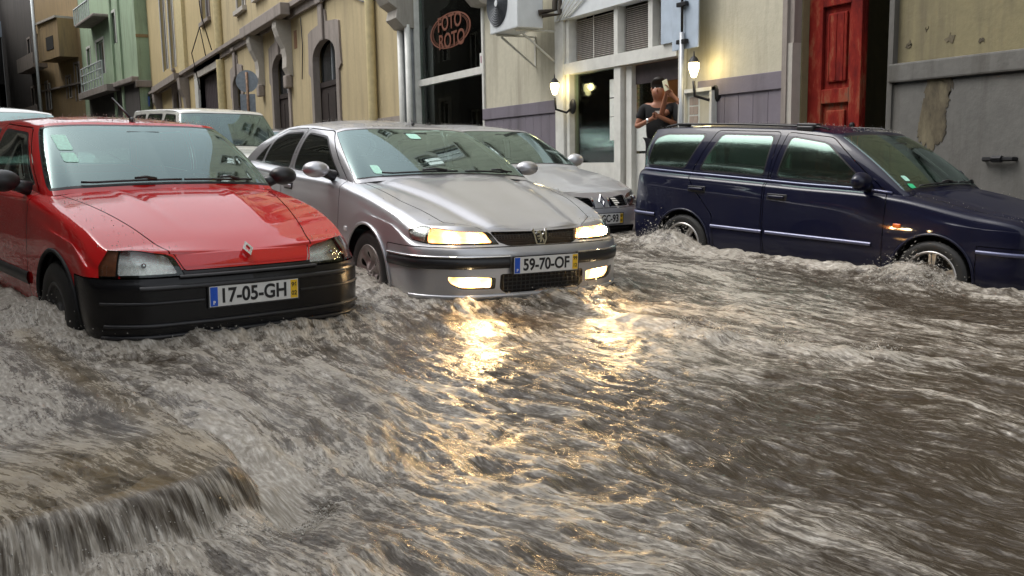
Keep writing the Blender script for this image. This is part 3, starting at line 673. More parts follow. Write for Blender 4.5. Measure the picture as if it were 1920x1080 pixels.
def build_clio(paint, label, plate=None, group=None, detail=True, name='car'):
    c = Car(CLIO, paint, label, 'car', group, name); c.archmat = M['shell']
    wheels_and_arches(c, 2.472, .75, .285, .17, .335, 'cover', archz=.30)
    shell(c)
    hl = [(.37, .545), (.405, .632), (.44, .650), (.58, .672), (.705, .682), (.705, .545)]
    amb = [(.708, .545), (.708, .684), (.80, .692), (.84, .60), (.82, .545)]
    lamp_set(c, hl, .06, M['reflector'], bulb=M['chrome'], bulbpos=[(.55, .60, .014)])
    lamp_set(c, amb, .03, M['amber_lens'])
    hood_lip = c.cut('low', (3, 2), [(-.1, .568), (.365, .568), (.405, .66), (.40, .80), (-.1, .80)], .005, lambda V: .2 - V[:, 0])
    hood = c.cut('hood', (0, 1), [(-.6, .5), (-.6, -.665), (-.42, -.665), (.42, -.47), (.90, -.34), (.9, .5)], .007)
    c.put('bonnet', join(hood, hood_lip), c.paint)
    c.put('front_wing', c.hood, c.paint, both='sep')
    # bumper (black plastic) front and rear, to the wheel arch
    bmp = c.cut('low', (0, 2), [(.30, .0), (.30, .541), (1.2, .541), (1.2, 0)], .006)
    slot = c.cut('low', (3, 2), [(-.1, .50), (.38, .50), (.38, .572), (-.1, .572)], .002, lambda V: .2 - V[:, 0])
    c.put('front_bumper', join(bmp, slot), M['bumper']); c.put('rear_bumper', c.cut('low', (0, 2), [(-2.82, 0), (-2.82, .50), (-4, .50), (-4, 0)], .006), M['bumper'])
    c.strip('grille_lip', 0, .40, .535, .550, .022, M['trim']); c.strip('bumper_ridge', 0, .60, .478, .502, .020, M['trim'])
    c.strip('bumper_ridge', 0, .78, .285, .305, .018, M['trim']); c.strip('bumper_ridge', 0, .80, .225, .245, .020, M['trim']); c.strip('bumper_ridge', .28, .80, .405, .42, .010, M['trim'])
    glass_sides(c, [[(-.60, .955), (-1.07, 1.262), (-1.60, 1.285), (-1.68, .965)], [(-1.77, .97), (-1.70, 1.285), (-2.30, 1.262), (-2.52, 1.0)]])
    door(c, [(-.52, .24), (-.52, .93), (-1.05, 1.292), (-1.64, 1.315), (-1.735, .95), (-1.70, .5), (-1.66, .24)])
    c.strip('side_moulding', 1.86, 3.0, .385, .455, .020, M['trim'])
    full = windshield(c, 2.93); windshield(c, 2.2, rear=True, name='rear_window')
    rest(c); cowl(c, .6); interior(c, -.45, -1.45, .98, .60); rear_mirror(c, full, 1.25)
    # logo: hollow diamond
    p = Vector(c.at_front(0.001, .60, 0)); lx = .668; 
    d = MB(); pts = [(0, .045), (.030, 0), (0, -.045), (-.030, 0)]; inn = [(0, .024), (.014, 0), (0, -.024), (-.014, 0)]
    fr = lambda a, b, dd: (lx - b * .75 + dd, a, .652 + b * .80 + dd * .8)
    for k in range(4):
        d.poly([pts[k], pts[(k + 1) % 4], inn[(k + 1) % 4], inn[k]], 0, .014, fr)
    d.build('diamond_badge', M['chrome'], c.root)
    wipers(c, full, [(-.52, .965, .06, .945, -.10, .93), (.08, .96, .56, .965, .46, .93)])
    sticker(c, full, -.56, -.48, 1.16, 1.25, M['sticker']); sticker(c, full, -.56, -.48, 1.09, 1.145, M['sticker']); 
    door_mirror(c, -.62, .80, .985, M['trim'], M['trim'], .075, .10, .065); handle(c, -1.55, .80, M['trim'])
    MB().ball((-1.0, 0, 1.352), .026, 10, (1, .8, .8)).tube([(-1.0, 0, 1.36), (-1.10, -.02, 1.42), (-1.22, -.05, 1.50)], [.012, .008, .005], 6).build('aerial', M['trim'], c.root, True)
    if plate: make_plate(c.root, .752, .425, *plate)
    MB().box(.70, .745, -.24, .24, .37, .49).build('plate_recess', M['bumper'], c.root)
    finish_wheels(c, 2.472, .735, .285, .17, .335, 'cover')
    return c
# ---- 2. silver saloon with its lights on -------------------------------------
G0 = [(.17, .07), (.235, .015), (.34, .0), (.50, .0), (.555, .012), (.60, .055), (.64, .075), (.675, .115)]
G3 = [(.17, .06), (.235, .01), (.34, .0), (.50, .0), (.555, .008), (.60, .035), (.65, .05), (.705, .10)]
P406 = dict(st=[(.935, 0, G0), (.915, .36, G0), (.84, .63, G3), (.66, .82, G3), (.34, .875, S(.79, .085)), (-.45, .885, S(.925, .11)), (-1.5, .885, S(.965, .11)), (-2.5, .88, S(.995, .11)), (-3.05, .86, S(1.01, .12)),
                (-3.42, .77, S(1.02, .10)), (-3.58, .45, S(1.02, .09)), (-3.62, 0, S(1.02, .09))],
            uc=5, cowl=(-.30, .965), hoodz=[(.82, .675), (.70, .725), (.5, .785), (.1, .885), (-.30, .965)], ur=8.3, deckx=-3.06, deckz=[(-3.53, 1.035), (-3.3, 1.06), (-3.06, 1.065)], crown=.04,
            gh=[(('c', 1), (-1.13, 0, 1.345)), (('c', .6), (-1.145, .30, 1.345)), (('c', .22), (-1.175, .53, 1.33)), (5.0, (-1.25, .60, 1.31)), (5.45, (-1.5, .612, 1.335)), (6, (-1.85, .615, 1.345)), (6.7, (-2.25, .61, 1.33)),
                (7.7, (-2.62, .59, 1.285)), (8.3, (-2.72, .54, 1.265)), (('d', .5), (-2.74, .30, 1.285)), (('d', 1), (-2.75, 0, 1.29))],
            roofz=[(-1.13, 1.345), (-1.4, 1.385), (-1.9, 1.405), (-2.4, 1.375), (-2.75, 1.29)])
P406['hoodmod'] = lambda x, y: .012 * math.exp(-((y - (.40 - .12 * (x + .3))) / .10) ** 2) - .012 * math.exp(-((y - .60 + .20 * (x + .3)) / .05) ** 2)
def build_406(paint, label, plate=None, group=None, lit=True, name='car'):
    c = Car(P406, paint, label, 'car', group, name); c.archmat = paint
    wheels_and_arches(c, 2.70, .78, .31, .20, .345, 'dish', archz=.325)
    shell(c)
    hl = [(.33, .585), (.385, .665), (.60, .672), (.80, .690), (.93, .700), (1.02, .675), (.98, .615), (.80, .588)]
    lamp_set(c, [(.33, .588), (.36, .625), (.385, .662), (.50, .667), (.60, .672), (.83, .693), (.83, .590)], .05, M['head_on'] if lit else M['reflector'], bulb=M['bulb_on'] if lit else M['chrome'], bulbpos=[(.46, .628, .028), (.62, .632, .032)])
    lamp_set(c, [(.834, .592), (.834, .694), (.95, .700), (1.03, .672), (.99, .615)], .03, M['reflector'])
    gr = c.cut('low', (3, 2), rnd([(-.3, .578), (.26, .578), (.325, .60), (.365, .645), (.375, .664), (-.3, .652)], .01), .004, lambda V: .2 - V[:, 0])
    # mesh grille behind
    for k in range(5): c.strip('grille_bar', 0, .31 + .012 * k, .590 + k * .0125, .594 + k * .0125, -.005, M['trim'], n=18)
    g = MB(); 
    for k in range(-14, 15):
        q = c.at_front(k * .024 if k else 1e-4, .615, -.02); q2 = c.at_front(k * .024 + .012 if k else .012, .652, -.03); g.tube([tuple(q), tuple(q2)], .003, 4)
    g.build('grille_mesh', M['trim'], c.root)
    hood = c.cut('hood', (0, 1), [(-.62, .5), (-.62, -.72), (-.45, -.72), (.2, -.70), (.62, -.60), (.76, -.46), (.86, -.30), (1.2, -.30), (1.2, .5)], .006)
    c.put('bonnet', hood, c.paint); c.put('front_wing', c.hood, c.paint, both='sep'); c.put('boot_lid', c.trunk, c.paint)
    low = c.cut('low', (3, 2), rnd([(-.3, .268), (.30, .268), (.34, .30), (.335, .395), (-.3, .395)], .012), .002, lambda V: .2 - V[:, 0])
    for k in range(4): c.strip('air_intake_bar', 0, .31, .283 + k * .026, .290 + k * .026, -.01, M['trim'], n=14)
    g = MB()
    for k in range(-9, 10):
        q = c.at_front(k * .034 if k else 1e-4, .275, -.012); q2 = c.at_front(k * .034 if k else 1e-4, .385, -.012); g.tube([tuple(q), tuple(q2)], .0035, 4)
    g.build('air_intake_mesh', M['trim'], c.root)
    # fog lamps
    fg = [(.375, .300), (.37, .372), (.50, .380), (.70, .384), (.67, .335), (.60, .305)]
    lamp_set(c, rnd(fg, .01), .03, M['fog_on'] if lit else M['reflector'], names=('fog_lamp',), bulb=M['bulb_on'] if lit else M['chrome'], bulbpos=[(.52, .345, .022)])
    bump_ = c.cut('low', (0, 2), [(.33, 0), (.33, .572), (1.3, .572), (1.3, 0)], .006)
    c.put('front_bumper', bump_, c.paint); c.put('rear_bumper', c.cut('low', (0, 2), [(-3.05, 0), (-3.05, .56), (-5, .56), (-5, 0)], .006), c.paint)
    c.strip('bumper_strip', .27, 1.22, .435, .505, .016, M['trim']); c.strip('bumper_strip_chrome', .27, 1.22, .507, .520, .019, M['chrome'])
    c.strip('bumper_lip', 0, .98, .228, .262, .014, c.paint)
    glass_sides(c, [[(-.70, .955), (-1.24, 1.262), (-1.66, 1.292), (-1.74, .975)], [(-1.85, .98), (-1.76, 1.295), (-2.22, 1.28), (-2.44, 1.22), (-2.56, 1.005)], [(-2.60, 1.01), (-2.50, 1.20), (-2.66, 1.12), (-2.86, 1.02)]], .012, tint='glass_dark')
    door(c, [(-.50, .24), (-.52, .90), (-.60, .965), (-1.22, 1.305), (-1.70, 1.325), (-1.80, .95), (-1.78, .5), (-1.74, .24)])
    door(c, [(-1.76, .24), (-1.80, .5), (-1.82, .95), (-1.72, 1.325), (-2.25, 1.31), (-2.50, 1.25), (-2.62, 1.0), (-2.52, .80), (-2.36, .62), (-2.28, .24)])
    c.strip('side_moulding', 2.0, 4.0, .40, .455, .014, c.paint)
    full = windshield(c, 2.90, seal=.02); windshield(c, 2.0, rear=True, name='rear_window')
    rest(c); cowl(c, .6); interior(c, -.55, -1.65, 1.0, .66); rear_mirror(c, full, 1.27)
    p = c.at_front(1e-4, .63, .012); x0 = p[0] - .01
    sh = MB(); fr = lambda a, b, d: (x0 + d - b * .25, a, .628 + b)
    for q in ([(-.058, .052), (-.046, .052), (-.028, -.044), (-.040, -.046)], [(.046, .052), (.058, .052), (.052, -.020), (.034, -.050), (.024, -.044), (.040, -.02)], [(-.040, -.046), (-.034, -.052), (.030, -.054), (.036, -.046)]): sh.poly(q, 0, .012, fr)
    sh.build('shield_badge', M['chrome'], c.root)
    ln = MB()
    for q in ([(-.028, .020), (-.018, .036), (.002, .040), (.010, .030), (.004, .016), (-.010, .020)],      # head
              [(-.004, .024), (.016, .018), (.014, -.014), (.004, -.034), (-.010, -.042), (-.004, -.016)],    # body
              [(-.002, .010), (-.030, .004), (-.028, -.004), (-.002, -.002)], [(-.004, -.006), (-.026, -.018), (-.022, -.026), (-.002, -.014)],   # fore legs
              [(.012, -.008), (.028, -.022), (.022, -.040), (.014, -.040), (.016, -.024), (.006, -.018)],     # hind leg
              [(.014, .010), (.028, .018), (.024, .036), (.030, .038), (.036, .016), (.016, .000)]): ln.poly(q, 0, .016, fr)
    ln.build('lion_emblem', M['chrome'], c.root)
    wipers(c, full, [(-.55, .985, .05, .99, -.05, .975), (.12, .985, .62, .985, .55, .965)])
    sticker(c, full, -.60, -.54, .99, 1.05, M['sticker']); sticker(c, full, -.10, .0, 1.25, 1.29, M['sticker'])
    door_mirror(c, -.74, .86, 1.015, c.paint, M['trim'], .08, .105, .062); handle(c, -1.62, .845, c.paint); handle(c, -2.44, .86, c.paint)
    disc_on_side(c, -.36, .60, .05, .035, M['lens_white'], 'side_repeater')
    MB().ball((-1.22, .10, 1.372), .018, 10).tube([(-1.22, .10, 1.37), (-1.25, .10, 1.41)], [.010, .007], 6).build('aerial', M['trim'], c.root, True)
    if plate: make_plate(c.root, .962, .452, *plate)
    finish_wheels(c, 2.70, .785, .31, .205, .345, 'dish')
    return c
# ---- 3. silver hatch with split grille ---------------------------------------
Q0 = [(.19, .07), (.26, .02), (.36, 0), (.50, .0), (.57, .015), (.64, .05), (.70, .08), (.755, .13)]
Q3 = [(.19, .06), (.26, .015), (.36, 0), (.50, .0), (.57, .01), (.64, .03), (.70, .05), (.775, .10)]
MEG = dict(st=[(.86, 0, Q0), (.84, .36, Q0), (.76, .62, Q3), (.58, .80, Q3), (.30, .87, S(.84, .09)), (-.40, .885, S(.96, .11)), (-1.4, .885, S(1.0, .11)), (-2.3, .88, S(1.03, .11)), (-2.9, .85, S(1.05, .11)),
               (-3.2, .74, S(1.06, .09)), (-3.33, .40, S(1.06, .08)), (-3.36, 0, S(1.06, .08))],
           uc=5, cowl=(-.22, 1.00), hoodz=[(.73, .755), (.62, .80), (.4, .86), (.1, .935), (-.22, 1.00)], ur=None, crown=.05,
           gh=[(('c', 1), (-1.05, 0, 1.40)), (('c', .6), (-1.065, .30, 1.40)), (('c', .22), (-1.10, .53, 1.385)), (5.0, (-1.18, .60, 1.365)), (5.45, (-1.4, .612, 1.39)), (6, (-1.8, .615, 1.40)), (7, (-2.4, .60, 1.38)),
               (8.2, (-2.88, .58, 1.34)), (9.1, (-3.0, .52, 1.33)), (10, (-3.04, .28, 1.335)), (11, (-3.05, 0, 1.34))],
           roofz=[(-1.05, 1.40), (-1.3, 1.435), (-1.8, 1.457), (-2.5, 1.43), (-3.05, 1.34)], nu=200, nv=36)
def build_meg(paint, label, plate=None, group=None, name='car', detail=True):
    c = Car(MEG, paint, label, 'car', group, name); c.archmat = paint
    wheels_and_arches(c, 2.625, .78, .31, .20, .345, 'dish', archz=.325); shell(c)
    lamp_set(c, [(.45, .600), (.43, .70), (.50, .735), (.66, .765), (.86, .79), (.98, .80), (.86, .70), (.70, .62)], .05, M['reflector'], bulb=M['chrome'], bulbpos=[(.58, .68, .04)])
    g = c.cut('low', (3, 2), rnd([(.115, .612), (.145, .700), (.41, .722), (.43, .612)], .012), .004, lambda V: .2 - V[:, 0])
    for k in range(4): c.strip('grille_bar', .13, .41, .628 + k * .022, .636 + k * .022, -.012, M['trim'], n=8)
    c.strip('grille_frame', .105, .128, .605, .705, .010, M['chrome'], n=3)
    hood = c.cut('hood', (0, 1), [(-.62, .5), (-.62, -.72), (-.45, -.72), (.3, -.68), (.60, -.56), (.9, -.45), (1.2, -.30), (1.2, .5)], .006)
    c.put('bonnet', hood, paint); c.put('front_wing', c.hood, paint, both='sep')
    c.cut('low', (3, 2), rnd([(-.3, .26), (.46, .26), (.52, .40), (-.3, .415)], .012), .002, lambda V: .2 - V[:, 0])
    for k in range(3): c.strip('air_intake_bar', 0, .44, .29 + k * .04, .30 + k * .04, -.012, M['trim'], n=10)
    c.put('front_bumper', c.cut('low', (0, 2), [(.33, 0), (.33, .595), (1.3, .595), (1.3, 0)], .006), paint)
    glass_sides(c, [[(-.62, .99), (-1.17, 1.315), (-1.62, 1.345), (-1.70, 1.01)], [(-1.80, 1.02), (-1.74, 1.348), (-2.42, 1.33), (-2.46, 1.05)]], .012)
    door(c, [(-.46, .24), (-.48, .95), (-1.15, 1.36), (-1.68, 1.38), (-1.76, .98), (-1.72, .24)]); door(c, [(-1.74, .24), (-1.78, .98), (-1.70, 1.38), (-2.48, 1.37), (-2.55, 1.0), (-2.30, .62), (-2.26, .24)])
    full = windshield(c, 2.90, seal=.02); windshield(c, 2.2, rear=True, name='rear_window'); rest(c); cowl(c, .6); interior(c, -.5, -1.55, 1.02, .66); rear_mirror(c, full, 1.32)
    d = MB(); pts = [(0, .072), (.044, 0), (0, -.072), (-.044, 0)]; inn = [(0, .040), (.021, 0), (0, -.040), (-.021, 0)]; x0 = c.at_front(1e-4, .66, 0)[0] + .012
    for k in range(4): d.poly([pts[k], pts[(k + 1) % 4], inn[(k + 1) % 4], inn[k]], 0, .016, lambda a, b, dd: (x0 + dd - b * .45, a, .668 + b))
    d.build('diamond_badge', M['chrome'], c.root)
    door_mirror(c, -.66, .87, 1.05, paint, M['trim'], .09, .115, .078); handle(c, -1.56, .86, paint); handle(c, -2.36, .87, paint)
    if plate: make_plate(c.root, .885, .485, *plate)
    finish_wheels(c, 2.625, .785, .31, .205, .345, 'dish')
    return c
# ---- 4. navy estate -----------------------------------------------------------
W0 = [(.19, .06), (.26, .01), (.36, 0), (.52, .0), (.58, .02), (.63, .04), (.68, .05), (.73, .09)]
POLO = dict(st=[(.88, 0, W0), (.865, .36, W0), (.79, .60, W0), (.61, .76, S(.77, .09)), (.28, .81, S(.81, .085)), (-.30, .825, S(.91, .10)), (-1.3, .83, S(.945, .10)), (-2.1, .825, S(.965, .10)), (-2.75, .81, S(.98, .10)),
                (-3.12, .72, S(.99, .08)), (-3.28, .40, S(.99, .07)), (-3.31, 0, S(.99, .07))],
            uc=5, cowl=(-.18, .955), hoodz=[(.79, .73), (.65, .775), (.4, .83), (.1, .905), (-.18, .955)], ur=None, crown=.045,
            gh=[(('c', 1), (-.92, 0, 1.410)), (('c', .6), (-.935, .28, 1.410)), (('c', .22), (-.965, .51, 1.400)), (5.0, (-1.02, .585, 1.390)), (5.45, (-1.25, .60, 1.410)), (6, (-1.6, .605, 1.420)), (7, (-2.2, .60, 1.420)),
                (8, (-2.80, .59, 1.405)), (9.0, (-3.03, .54, 1.385)), (10, (-3.08, .28, 1.390)), (11, (-3.09, 0, 1.395))],
            roofz=[(-.92, 1.410), (-1.15, 1.445), (-1.6, 1.470), (-2.5, 1.465), (-3.09, 1.395)], bulge=.035)
POLO['hoodmod'] = lambda x, y: .010 * math.exp(-((y - .56) / .06) ** 2)
def build_polo(paint, label, group=None, name='car'):
    c = Car(POLO, paint, label, 'car', group, name); c.archmat = paint
    wheels_and_arches(c, 2.44, .74, .29, .20, .325, 'five', archz=.305); shell(c)
    lamp_set(c, rnd([(.36, .60), (.36, .72), (.60, .73), (.74, .735), (.74, .60)], .02), .05, M['reflector'], bulb=M['chrome'], bulbpos=[(.55, .66, .035)])
    c.cut('low', (3, 2), rnd([(-.3, .61), (.34, .61), (.34, .70), (-.3, .70)], .01), .003, lambda V: .2 - V[:, 0])
    for k in range(3): c.strip('grille_bar', 0, .34, .63 + k * .025, .64 + k * .025, -.006, M['trim'], n=8)
    hood = c.cut('hood', (0, 1), [(-.62, .5), (-.62, -.66), (-.35, -.66), (.4, -.64), (.7, -.58), (1.2, -.50), (1.2, .5)], .006)
    c.put('bonnet', hood, paint); c.put('front_wing', c.hood, paint, both='sep')
    c.put('front_bumper', c.cut('low', (0, 2), [(.33, 0), (.33, .575), (1.3, .575), (1.3, 0)], .006), paint); c.put('rear_bumper', c.cut('low', (0, 2), [(-2.80, 0), (-2.80, .575), (-5, .575), (-5, 0)], .006), paint)
    c.strip('bumper_strip', .55, 1.14, .515, .545, .016, M['navy_trim']); 
    K = c.kn; c.strip('bumper_strip', K(8) + .05, K(11), .535, .565, .016, M['navy_trim'], n=30)
    glass_sides(c, [[(-.58, .955), (-1.05, 1.315), (-1.42, 1.362), (-1.50, .985)], [(-1.62, .99), (-1.58, 1.366), (-2.16, 1.366), (-2.36, 1.005)], [(-2.52, 1.01), (-2.33, 1.36), (-2.84, 1.35), (-2.97, 1.30), (-3.03, 1.03)]], .014, tint='glass_green')
    door(c, [(-.40, .24), (-.42, .90), (-.48, .95), (-1.02, 1.358), (-1.46, 1.394), (-1.56, .96), (-1.54, .5), (-1.50, .24)])
    door(c, [(-1.52, .24), (-1.56, .5), (-1.58, .96), (-1.53, 1.394), (-2.22, 1.394), (-2.44, .97), (-2.30, .80), (-2.10, .60), (-2.06, .24)])
    c.strip('belt_moulding', K(5) + .12, K(8) + .18, .0, .0, 0, M['navy_trim']) if False else None
    bm_ = MB(); L = []
    for k in range(60):
        q = c.Ept(K(5) + .10 + (K(8) + .36 - K(5) - .10) * k / 59); L.append((q[0], q[1] - .012, q[2] + .004))
    for s in (-1, 1): MB().tube([(q[0], q[1] * -s, q[2]) for q in L], .012, 6).build('belt_moulding', M['navy_trim'], c.root, True)
    def sm(a0, a1): c.strip('side_moulding', a0, a1, .485, .515, .018, M['navy_trim'], n=24)
    kk = lambda x: float(np.interp(-x, [-p[0] for p in c.G[:, 0, :3]], c.u))
    sm(kk(-.50), kk(-1.50)); sm(kk(-1.54), kk(-2.10))
    full = windshield(c, 2.92, seal=.02); windshield(c, 2.2, rear=True, name='rear_window'); 
    rest(c); cowl(c, .6); interior(c, -.38, -1.40, .99, .62, rear=-2.3); rear_mirror(c, full, 1.29)
    # roof rails and a folded roof bar foot
    for s in (-1, 1):
        MB().tube([(-1.10, s * .56, 1.425), (-1.2, s * .57, 1.447), (-2.0, s * .575, 1.455), (-2.75, s * .565, 1.445), (-2.9, s * .55, 1.415)], .009, 8).build('roof_rail', M['trim'], c.root, True)
    MB().box(-1.42, -1.22, -.58, -.50, 1.43, 1.475).box(-1.40, -1.24, -.61, -.55, 1.40, 1.45).build('roof_bar_foot', M['trim'], c.root, True, bevel=.012)
    MB().box(-2.75, -2.62, -.57, -.52, 1.42, 1.455).build('roof_bar_foot', M['trim'], c.root, True, bevel=.012)
    wipers(c, full, [(-.52, .965, .05, .97, -.05, .955), (.10, .965, .56, .97, .5, .95)])
    sticker(c, full, -.60, -.54, 1.02, 1.06, M['sticker']); sticker(c, full, -.62, -.55, .965, 1.0, M['sticker_green'])
    door_mirror(c, -.60, .80, 1.01, paint, M['trim'], .085, .115, .075); handle(c, -1.42, .82, paint); handle(c, -2.30, .835, paint)
    disc_on_side(c, -.30, .67, .065, .036, M['orange_lamp'], 'side_repeater')
    finish_wheels(c, 2.44, .735, .29, .205, .325, 'five', (.0, .55))
    return c
# ---- 5. off-road wagon (upright) ----------------------------------------------
SUVS = dict(st=[(.80, 0, W0), (.79, .38, W0), (.75, .68, W0), (.62, .80, S(.86, .09)), (.30, .83, S(.92, .08)), (-.45, .84, S(1.0, .08)), (-1.4, .84, S(1.01, .08)), (-2.3, .84, S(1.02, .08)), (-3.0, .83, S(1.02, .08)),
                (-3.35, .76, S(1.02, .06)), (-3.42, .45, S(1.02, .06)), (-3.43, 0, S(1.02, .06))],
            uc=5, cowl=(-.38, 1.03), hoodz=[(.72, .80), (.5, .92), (.1, .99), (-.38, 1.03)], ur=None, crown=.03,
            gh=[(('c', 1), (-.82, 0, 1.56)), (('c', .6), (-.83, .32, 1.56)), (('c', .22), (-.85, .57, 1.55)), (5.0, (-.90, .64, 1.54)), (5.45, (-1.1, .65, 1.57)), (6, (-1.6, .66, 1.58)), (7, (-2.4, .66, 1.58)),
                (8, (-3.1, .65, 1.57)), (9.0, (-3.3, .60, 1.56)), (10, (-3.33, .30, 1.565)), (11, (-3.34, 0, 1.57))],
            roofz=[(-.82, 1.56), (-1.1, 1.60), (-1.6, 1.62), (-2.5, 1.62), (-3.34, 1.57)], bulge=.02, nu=160, nv=30)
def build_simple(spec, paint, label, group=None, cat='car', wins=None, style='cover', name='car', dr=None):
    c = Car(spec, paint, label, cat, group, name); c.archmat = M['trim']; wheels_and_arches(c, 2.5, .75, .30, .19, .34, style, archz=.31); shell(c)
    lamp_set(c, rnd([(.42, .58), (.42, .70), (.85, .70), (.85, .58)], .02), .05, M['reflector'])
    hood = c.cut('hood', (0, 1), [(-.62, .5), (-.62, -.70), (.9, -.62), (1.2, -.50), (1.2, .5)], .006); c.put('bonnet', hood, paint); c.put('front_wing', c.hood, paint, both='sep')
    if c.trunk: c.put('boot_lid', c.trunk, paint)
    glass_sides(c, wins, .014)
    for d in dr or []: door(c, d)
    full = windshield(c, 2.9, seal=.02); windshield(c, 2.2, rear=True, name='rear_window'); rest(c); cowl(c, .6); interior(c, -.55, -1.5, 1.0, .6)
    door_mirror(c, -.7, .84, 1.06, M['trim'], M['trim'], .07, .10, .08)
    c.put('front_bumper', c.cut('low', (0, 2), [(.33, 0), (.33, .5), (1.3, .5), (1.3, 0)], .006), M['bumper'])
    finish_wheels(c, 2.5, .74, .30, .19, .34, style); return c
M['lens_white'] = plain('repeater_lens', (.75, .75, .75), .2, 0, .1, 40, .1, 1)
M['glass_dark'] = glass_mat('tinted_side_glass', (.14, .20, .18), 1.55, .06)
M['glass_green'] = glass_mat('green_side_glass', (.20, .34, .28), 1.6, .20, rough=.12, gc=(.66, .92, .80))
M['navy_trim'] = plain('painted_moulding', (.10, .11, .20), .3, .3, .1, 30, .05, .6)
WC = 'cars in the flooded street'
clio = build_clio(M['red'], 'red hatchback with black bumper, plate 17-05-GH, bow in the water', ('17-05-GH', '96', '02'), WC)
place(clio, -5.8996, .8497, .248)
sal = build_406(M['silver'], 'silver saloon with lit headlights and fog lamps, plate 59-70-OF', ('59-70-OF', '99', '12'), WC)
place(sal, -6.4241, 2.9325, .0986)
polo = build_polo(M['navy'], 'dark navy blue estate car with five-spoke alloys beside the flooded kerb', WC)
place(polo, -5.2443, 7.0804 - .05, .262, -.045, .012)
meg = build_meg(M['silver_light'], 'pale silver hatchback with split grille and diamond badge behind the silver saloon', ('29-GC-93', '07', '01'), WC)
place(meg, -9.25, 5.19, .209, -.05)
# ------------------------------------------------------------------ street walls
M['wall_yellow'] = plaster('yellow_plaster', (.49, .40, .23), (.20, .165, .11), .5, .25)
M['wall_yellow2'] = plaster('deep_yellow_plaster', (.54, .43, .22), (.24, .19, .12), .35, .25)
M['wall_cream'] = plaster('cream_plaster', (.52, .49, .38), (.20, .17, .13), .6, .3)
M['wall_green'] = plaster('green_plaster', (.33, .44, .29), (.14, .15, .11), .6)
M['wall_ochre'] = plaster('ochre_plaster', (.30, .21, .10), (.10, .08, .06), .6)
M['wall_dark'] = plaster('dark_stone_wall', (.075, .066, .06), (.03, .027, .024), .9)  # very dark stone base with darker streaks
M['wall_grey'] = plaster('grey_cement_render', (.145, .14, .128), (.05, .044, .034), 1, .6)
M['wall_tan'] = plaster('tan_plaster', (.225, .195, .105), (.09, .075, .05), 1, .5)
M['dado_purple'] = plaster('mauve_painted_boards', (.18, .16, .19), (.09, .08, .09), .7)
M['stone'] = plaster('weathered_stone', (.30, .26, .23), (.11, .09, .08), .75, .4)
M['stone_light'] = plaster('pale_stone', (.45, .42, .37), (.18, .16, .13), .6, .3)
M['white_frame'] = plain('white_painted_frame', (.62, .62, .58), .4, 0, .12, 6, .1)
M['grey_frame'] = plain('grey_metal_frame', (.36, .38, .40), .4, .3, .15, 6, .1)
M['blue_white'] = plain('pale_blue_panel', (.40, .47, .55), .5, 0, .12, 5, .1)
M['blind'] = plain('blind_slat', (.45, .42, .39), .6, 0, .15, 12, .1)
M['dark_wood'] = plain('dark_wood', (.030, .022, .02), .55, 0, .4, 6, .3)
M['shutter'] = plain('dark_shutter', (.055, .042, .045), .55, 0, .35, 5, .3)
M['brown_shutter'] = plain('brown_shutter', (.20, .10, .05), .6, 0, .35, 5, .3)
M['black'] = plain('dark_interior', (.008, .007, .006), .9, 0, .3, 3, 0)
M['iron'] = plain('wrought_iron', (.02, .02, .022), .5, .5, .2, 20, .1)
M['pipe_yellow'] = plain('yellow_pipe', (.58, .49, .27), .5, 0, .15, 6, .1)
M['pipe_white'] = plain('pale_pipe', (.50, .54, .54), .4, .2, .15, 6, .1)
M['ac_white'] = plain('ac_casing', (.62, .65, .66), .4, 0, .08, 5, .05)
M['ac_grille'] = plain('ac_grille', (.10, .11, .12), .5, .2, .2, 20, .1)
M['paper'] = plain('paper', (.62, .64, .60), .8, 0, .12, 14, .1)
M['neon'] = plain('orange_window_lettering', (.14, .048, .026), .5, 0, .25, 20, .1)
M['blue_sign'] = plain('blue_enamel', (.03, .09, .38), .3, 0, .1, 10, 0)
M['sign_back'] = plain('sign_back_metal', (.28, .32, .36), .4, .5, .2, 8, .1)
M['rust_pole'] = plain('rusty_pole', (.22, .14, .09), .6, .4, .5, 12, .3)
M['globe'] = emit_mat('glass_lamp_globe', (1, .82, .42), 5)
M['lamp_inside'] = emit_mat('amber_interior_lamp', (1, .38, .06), 3)
M['win_glass'] = glass_mat('shop_window_glass', (.70, .74, .72), 1.25, .015, .01)
M['pane_dark'] = plain('dark_window_pane', (.02, .024, .026), .08, 0, .3, 2, .05, .5)
M['counter'] = plain('shop_counter', (.10, .08, .07), .6, 0, .3, 5, .1)
M['roof_tile'] = plain('clay_roof', (.30, .12, .07), .8, 0, .3, 4, .3)
m, nt, b = new_mat('red_door_paint'); v = objco(nt, (1, 1, .35)); n1 = noise(nt, v, 5, 8, .68); hz = nt.nodes.new('ShaderNodeSeparateXYZ'); nt.links.new(objco(nt), hz.inputs[0])
c1 = ramp(nt, n1, [(.36, (.09, .006, .005)), (.52, (.20, .014, .008)), (.60, (.24, .06, .03)), (.68, (.12, .08, .055))]); nt.links.new(c1, b.inputs['Base Color']); b.inputs['Roughness'].default_value = .85; b.inputs['Specular IOR Level'].default_value = .2; bump(nt, b, n1, .6, .01); M['red_door'] = m
m, nt, b = new_mat('rust_stain'); v = objco(nt, (1, 1, .4)); n1 = noise(nt, v, 6, 8, .7)
nt.links.new(ramp(nt, n1, [(.35, (.045, .036, .024)), (.5, (.10, .082, .05)), (.7, (.17, .145, .09))]), b.inputs['Base Color']); b.inputs['Roughness'].default_value = .85; bump(nt, b, n1, .5, .01); M['stain'] = m
